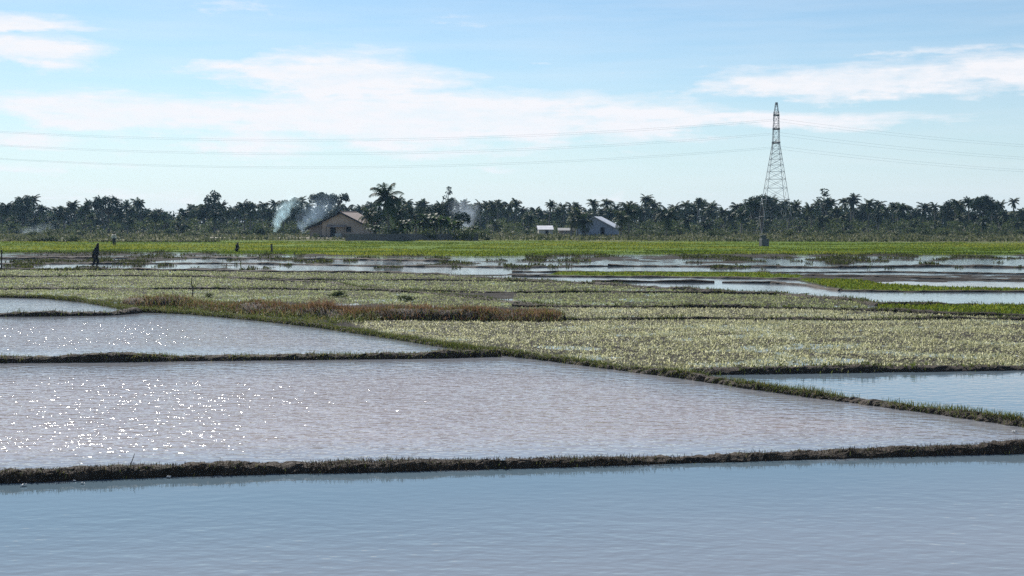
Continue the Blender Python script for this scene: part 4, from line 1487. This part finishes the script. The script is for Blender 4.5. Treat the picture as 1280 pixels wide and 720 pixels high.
# scarf: a sheath from the crown over the shoulders to the hips, open at the face
rings = [((0.22, 0, 1.75), .03, .03), ((0.205, 0, 1.67), .115, .125), ((0.185, 0, 1.56), .13, .14), ((0.15, 0, 1.45), .135, .19), ((0.1, 0, 1.33), .19, .32), ((0.05, 0, 1.14), .22, .36), ((0.02, 0, 0.97), .25, .37), ((0.0, 0, 0.84), .26, .37)]
bm = bmesh.new()
rv = []
for (cx, cy, cz), rx, ry in rings:
    rx, ry = rx * 0.82, ry * 0.72
    rv.append([bm.verts.new((cx + rx * math.cos(a) * (1 + 0.06 * math.sin(5 * a)), cy + ry * math.sin(a) * (1 + 0.05 * math.sin(7 * a)), cz + 0.03 * math.sin(3 * a))) for a in (2 * math.pi * k / 24 for k in range(24))])
for i, (a, b) in enumerate(zip(rv[:-1], rv[1:])):
    for k in range(24):
        if i == 1 and (k < 2 or k > 21):
            continue                                    # face opening
        bm.faces.new((a[k], a[(k + 1) % 24], b[(k + 1) % 24], b[k]))
bm.faces.new(rv[0])
bmesh.ops.recalc_face_normals(bm, faces=bm.faces)
bmesh.ops.solidify(bm, geom=bm.faces[:], thickness=0.012)
me = bpy.data.meshes.new('headscarf')
bm.to_mesh(me)
bm.free()
for f_ in me.polygons:
    f_.use_smooth = True
me.materials.append(M['cloth_black'])
link('headscarf', me, t)

# person 2: standing in the bright field, white shirt
p = P(142.8, 308)
pose = dict(pelvis=(0, 0, .92), belly=(0, 0, 1.08), chest=(0.01, 0, 1.3), neck=(0.02, 0, 1.47), head=(0.05, 0, 1.6), crown=(0.04, 0, 1.68),
            sl=(0, .18, 1.4), el=(-0.03, .25, 1.12), wl=(0.08, .26, .88), hl=(0.11, .25, .8), sr=(0, -.18, 1.4), er=(-0.03, -.25, 1.12), wr=(0.1, -.24, .9), hr=(0.14, -.23, .82),
            hipl=(0, .09, .88), knl=(0.06, .1, .47), anl=(0.0, .1, .08), tol=(0.14, .12, .035), hipr=(0, -.09, .88), knr=(0.02, -.1, .47), anr=(-0.06, -.1, .08), tor=(0.08, -.12, .035), face=(1, 0, -0.1))
t, cloth = person('person in a white shirt and dark trousers standing in the bright green field', (p.x, p.y, 0.09), math.radians(-70), pose, 1.03)
cloth('shirt', *TOP, 0.05, M['cloth_white'])
cloth('trousers', *LEGS, 0.03, M['cloth_navy'])
hm = MB().ball((0.025, 0, 1.645), 0.115, 0.98, 0.92, 0.85, 12).data('hair', M['hair'], True)
link('hair', hm, t)

# person 3: wading knee deep in the mud at the field edge
p = P(296, 315.6)
pose = dict(pelvis=(0, 0, .92), belly=(0.02, 0, 1.08), chest=(0.08, 0, 1.29), neck=(0.13, 0, 1.45), head=(0.18, 0, 1.57), crown=(0.18, 0, 1.65),
            sl=(0.07, .17, 1.38), el=(0.12, .2, 1.1), wl=(0.28, .12, .95), hl=(0.34, .08, .9), sr=(0.07, -.17, 1.38), er=(0.12, -.2, 1.1), wr=(0.28, -.12, .93), hr=(0.34, -.09, .88),
            hipl=(0, .09, .88), knl=(0.08, .1, .47), anl=(0.0, .1, .08), tol=(0.14, .12, .035), hipr=(0, -.09, .88), knr=(0.03, -.1, .47), anr=(-0.06, -.1, .08), tor=(0.08, -.12, .035), face=(0.85, 0, -0.4))
t, cloth = person('small dark figure wading in the mud at the edge of the bright green field', (p.x, p.y, -0.5), math.radians(60), pose, 0.95)
cloth('shirt', *TOP, 0.025, M['cloth_black'])
cloth('trousers', *LEGS, 0.03, M['cloth_navy'])
hm = MB().ball((0.165, 0, 1.61), 0.115, 0.98, 0.92, 0.85, 12).data('hair', M['hair'], True)
link('hair', hm, t)

# ------------------------------------------------------------------ smoke
def smoke(name, label, axis_pts, rads, dens, colour, aniso=0.35, seed=0.0):
    """a plume: closed tube round a bent axis; density falls to nothing at its skin"""
    b = MB()
    b.tube(axis_pts, rads, 14)
    m, nt, out = mat_new(name)
    tc = nt.nodes.new('ShaderNodeNewGeometry').outputs['Position']
    sep = nt.nodes.new('ShaderNodeSeparateXYZ')
    L(nt, tc, sep.inputs[0])
    zs = [p[2] for p in axis_pts]
    z0, z1 = zs[0], zs[-1]
    zt = math_n(nt, 'DIVIDE', math_n(nt, 'SUBTRACT', sep.outputs[2], z0), z1 - z0, clamp=True)

    def curve(vals):
        n = nt.nodes.new('ShaderNodeFloatCurve')
        cm = n.mapping
        cv = cm.curves[0]
        lo, hi = min(vals), max(vals)
        rng = max(hi - lo, 1e-3)
        ts = [(z - z0) / (z1 - z0) for z in zs]
        while len(cv.points) < len(ts):
            cv.points.new(0.5, 0.5)
        for i, (tt, vv) in enumerate(zip(ts, vals)):
            cv.points[i].location = (tt, (vv - lo) / rng)
            cv.points[i].handle_type = 'VECTOR'
        cm.update()
        L(nt, zt, n.inputs['Value'])
        return math_n(nt, 'MULTIPLY_ADD', n.outputs[0], rng, lo)
    cx, cy, cr = curve([p[0] for p in axis_pts]), curve([p[1] for p in axis_pts]), curve(list(rads))
    dx = math_n(nt, 'SUBTRACT', sep.outputs[0], cx)
    dy = math_n(nt, 'SUBTRACT', sep.outputs[1], cy)
    rr = math_n(nt, 'SQRT', math_n(nt, 'ADD', math_n(nt, 'MULTIPLY', dx, dx), math_n(nt, 'MULTIPLY', dy, dy)))
    rr = math_n(nt, 'DIVIDE', rr, cr)
    mp = nt.nodes.new('ShaderNodeMapping')
    mp.inputs['Location'].default_value = (seed, seed, seed)
    L(nt, tc, mp.inputs['Vector'])
    nz = noise(nt, vscale(nt, mp.outputs[0], (1, 1, 0.6)), 0.8, 6, 0.65)
    fall = math_n(nt, 'SUBTRACT', math_n(nt, 'MULTIPLY_ADD', nz, 3.4, -0.9), math_n(nt, 'MULTIPLY', rr, 1.05), clamp=True)
    edge = math_n(nt, 'SUBTRACT', 1.0, math_n(nt, 'POWER', rr, 3.0), clamp=True)
    top = math_n(nt, 'SUBTRACT', 1.0, math_n(nt, 'MULTIPLY', zt, 0.95))
    dn = math_n(nt, 'MULTIPLY', math_n(nt, 'MULTIPLY', fall, edge), math_n(nt, 'MULTIPLY', top, dens))
    v = nt.nodes.new('ShaderNodeVolumePrincipled')
    v.inputs['Color'].default_value = (*colour, 1)
    v.inputs['Anisotropy'].default_value = aniso
    L(nt, dn, v.inputs['Density'])
    L(nt, v.outputs[0], out.inputs['Volume'])
    o = b.build(name, m)
    tag(o, label, 'smoke', kind='stuff')
    return o


a = at(344, 286)
smoke('smoke', 'thick pale blue smoke plume rising before the trees left of the brown house',
      [(a.x, a.y, 0.8), (a.x + 0.4, a.y, 2.5), (a.x + 1.5, a.y, 4.6), (a.x + 2.6, a.y + 1, 6.8), (a.x + 4.4, a.y + 2, 8.9)], [0.7, 1.5, 2.5, 3.3, 3.8], 0.55, (0.66, 0.9, 1.0), 0.6, seed=3)
a = at(385, 292)
smoke('smoke', 'thin blue smoke drifting above the brown house',
      [(a.x - 2, a.y, 1.5), (a.x + 1.0, a.y, 4.0), (a.x + 3.0, a.y, 6.5), (a.x + 4.5, a.y, 10.0)], [2.5, 5.0, 6.0, 5.0], 0.09, (0.55, 0.75, 0.98), seed=8)
a = at(585, 288)
smoke('smoke', 'thin whitish smoke drifting above the right end of the fence',
      [(a.x - 1, a.y, 1.0), (a.x - 0.5, a.y, 4.0), (a.x - 0.5, a.y, 6.5), (a.x - 2, a.y, 9.0)], [2.0, 4.2, 5.2, 4.5], 0.2, (0.7, 0.82, 0.97), seed=15)
a = at(45, 292)
smoke('smoke', 'low wisp of whitish smoke on the ground at the left end of the trees',
      [(a.x - 3, a.y, 0.1), (a.x - 1, a.y, 0.9), (a.x + 1, a.y, 1.8), (a.x + 4, a.y, 3.0)], [5.5, 6.5, 6.0, 4.5], 0.05, (0.7, 0.85, 0.98), seed=22)

# ------------------------------------------------------------------ haze
hzm, nt, out = mat_new('haze')
v = nt.nodes.new('ShaderNodeVolumePrincipled')
v.inputs['Color'].default_value = (0.4, 0.66, 1.0, 1)
v.inputs['Density'].default_value = 0.00009
v.inputs['Anisotropy'].default_value = 0.3
L(nt, v.outputs[0], out.inputs['Volume'])
hz = MB().box((0, 560, 24), (2200, 1300, 52)).build('haze', hzm)
tag(hz, kind='stuff')

# ------------------------------------------------------------------ sky, sun
SUN_AZ, SUN_EL = math.radians(-20), math.radians(38)
world = bpy.data.worlds.new('World')
sc.world = world
world.use_nodes = True
nt = world.node_tree
nt.nodes.clear()
wo = nt.nodes.new('ShaderNodeOutputWorld')
bg = nt.nodes.new('ShaderNodeBackground')
bg.inputs['Strength'].default_value = 0.062
skyn = nt.nodes.new('ShaderNodeTexSky')
skyn.sky_type = 'NISHITA'
skyn.sun_disc = False
skyn.sun_elevation = SUN_EL
skyn.sun_rotation = SUN_AZ
skyn.air_density = 1.0
skyn.dust_density = 0.25
skyn.ozone_density = 1.5
gen = nt.nodes.new('ShaderNodeTexCoord').outputs['Generated']
sep = nt.nodes.new('ShaderNodeSeparateXYZ')
L(nt, gen, sep.inputs[0])
azn = math_n(nt, 'ARCTAN2', sep.outputs[0], sep.outputs[1])
eln = math_n(nt, 'ARCSINE', sep.outputs[2])
cmb = nt.nodes.new('ShaderNodeCombineXYZ')
L(nt, azn, cmb.inputs[0])
L(nt, eln, cmb.inputs[1])
uv = cmb.outputs[0]
n_edge = noise(nt, vscale(nt, uv, (14, 46, 1)), 1.0, 7, 0.6)
n_wisp = noise(nt, vscale(nt, uv, (6, 70, 1)), 1.0, 6, 0.6)
n_big = noise(nt, vscale(nt, uv, (3.2, 9, 1)), 1.0, 5, 0.55)
CL = [  # centre column, row, half width, half height, weight: where the clouds of the day stand (direction = azimuth, elevation)
    (430, 100, 175, 36, 1.0), (520, 150, 460, 40, 1.0), (160, 147, 280, 26, 0.9), (320, 180, 110, 22, 0.8), (30, 46, 85, 14, 0.9), (45, 78, 95, 24, 0.95), (20, 185, 90, 18, 0.8),
    (1090, 108, 235, 26, 0.95), (1270, 105, 200, 26, 0.9), (930, 156, 270, 13, 0.9), (612, 212, 60, 8, 0.6), (660, 85, 60, 9, 0.5), (560, 195, 240, 14, 0.5), (90, 212, 190, 10, 0.5), (870, 62, 60, 5, 0.0), (1200, 72, 160, 6, 0.35),
    (420, 14, 420, 22, 0.3), (850, 240, 160, 14, 0.4), (200, 245, 230, 14, 0.4)]
acc = None
wu = math_n(nt, 'MULTIPLY_ADD', math_n(nt, 'SUBTRACT', n_edge, 0.5), 0.11, azn)
wv = math_n(nt, 'MULTIPLY_ADD', math_n(nt, 'SUBTRACT', n_edge, 0.5), 0.024, eln)
for cx, cy, rx, ry, wt in CL:
    if not wt:
        continue
    u0, v0 = math.atan((cx - 640) / F), math.atan((HZ - cy) / F)
    du = math_n(nt, 'MULTIPLY', math_n(nt, 'SUBTRACT', wu, u0), F / rx)
    dv = math_n(nt, 'MULTIPLY', math_n(nt, 'SUBTRACT', wv, v0), F / ry)
    r2_ = math_n(nt, 'ADD', math_n(nt, 'MULTIPLY', du, du), math_n(nt, 'MULTIPLY', dv, dv))
    g_ = math_n(nt, 'MULTIPLY', math_n(nt, 'POWER', 2.718, math_n(nt, 'MULTIPLY', r2_, -1.1)), wt)
    acc = g_ if acc is None else math_n(nt, 'MAXIMUM', acc, g_)
# elsewhere on the dome: scattered thin cloud
hi = math_n(nt, 'MULTIPLY', math_n(nt, 'SUBTRACT', n_big, 0.42), 1.5, clamp=True)
hi = math_n(nt, 'MULTIPLY', hi, math_n(nt, 'MULTIPLY', math_n(nt, 'SUBTRACT', eln, 0.38), 6.0, clamp=True))
acc = math_n(nt, 'MAXIMUM', acc, hi)
n_fine = noise(nt, vscale(nt, uv, (42, 150, 1)), 1.0, 6, 0.65)
tex = math_n(nt, 'ADD', math_n(nt, 'MULTIPLY', n_edge, 0.8), math_n(nt, 'MULTIPLY', n_wisp, 0.65))
tex = math_n(nt, 'ADD', tex, math_n(nt, 'MULTIPLY', n_fine, 0.24))
cl = math_n(nt, 'SUBTRACT', math_n(nt, 'ADD', acc, math_n(nt, 'MULTIPLY', tex, 1.5)), 1.56)
cl = math_n(nt, 'MULTIPLY', cl, 2.3, clamp=True)
cl = math_n(nt, 'MULTIPLY', cl, math_n(nt, 'MULTIPLY_ADD', math_n(nt, 'SUBTRACT', math_n(nt, 'ADD', n_wisp, n_fine), 0.6, clamp=True), 0.85, 0.58), clamp=True)
veil = math_n(nt, 'MULTIPLY', math_n(nt, 'SUBTRACT', n_wisp, 0.38), 0.5, clamp=True)
cl = math_n(nt, 'MAXIMUM', cl, veil)
CLOUD = (9.0, 9.0, 9.3)
skyc = mixc(nt, 1.0, skyn.outputs[0], (0.7, 0.86, 0.96), 'MULTIPLY')
low = math_n(nt, 'MULTIPLY', math_n(nt, 'POWER', 2.718, math_n(nt, 'MULTIPLY', math_n(nt, 'ABSOLUTE', eln), -15.0)), 0.85)
skyc = mixc(nt, low, skyc, (6.7, 7.7, 8.8))
fin = mixc(nt, cl, skyc, CLOUD)
L(nt, fin, bg.inputs['Color'])
L(nt, bg.outputs[0], wo.inputs[0])

sl = bpy.data.lights.new('sun', 'SUN')
sl.energy = 4.8
sl.angle = math.radians(0.53)
sl.color = (1.0, 0.95, 0.88)
so = bpy.data.objects.new('sun', sl)
COL.objects.link(so)
sd = Vector((math.sin(SUN_AZ) * math.cos(SUN_EL), math.cos(SUN_AZ) * math.cos(SUN_EL), math.sin(SUN_EL)))
so.rotation_euler = sd.to_track_quat('Z', 'Y').to_euler()
so.location = (0, 0, 60)

# ------------------------------------------------------------------ camera, render settings
cd = bpy.data.cameras.new('camera')
cd.sensor_width = 36
cd.lens = 36 * F / 1280
cd.clip_start = 0.1
cd.clip_end = 8000
co = bpy.data.objects.new('camera', cd)
COL.objects.link(co)
co.location = (0, 0, CAMH)
co.rotation_euler = (math.pi / 2 - TH, 0, 0)
sc.camera = co
sc.view_settings.view_transform = 'Standard'
sc.view_settings.look = 'None'
sc.view_settings.gamma = 1
sc.view_settings.exposure = 0.75
sc.view_settings.use_curve_mapping = False
cy = sc.cycles if hasattr(sc, 'cycles') else None
sc.render.engine = 'CYCLES'
cy = sc.cycles
cy.max_bounces = 6
cy.diffuse_bounces = 3
cy.glossy_bounces = 3
cy.transmission_bounces = 3
cy.volume_bounces = 2
cy.transparent_max_bounces = 8
cy.caustics_reflective = False
cy.caustics_refractive = False
cy.use_denoising = False
cy.use_adaptive_sampling = False
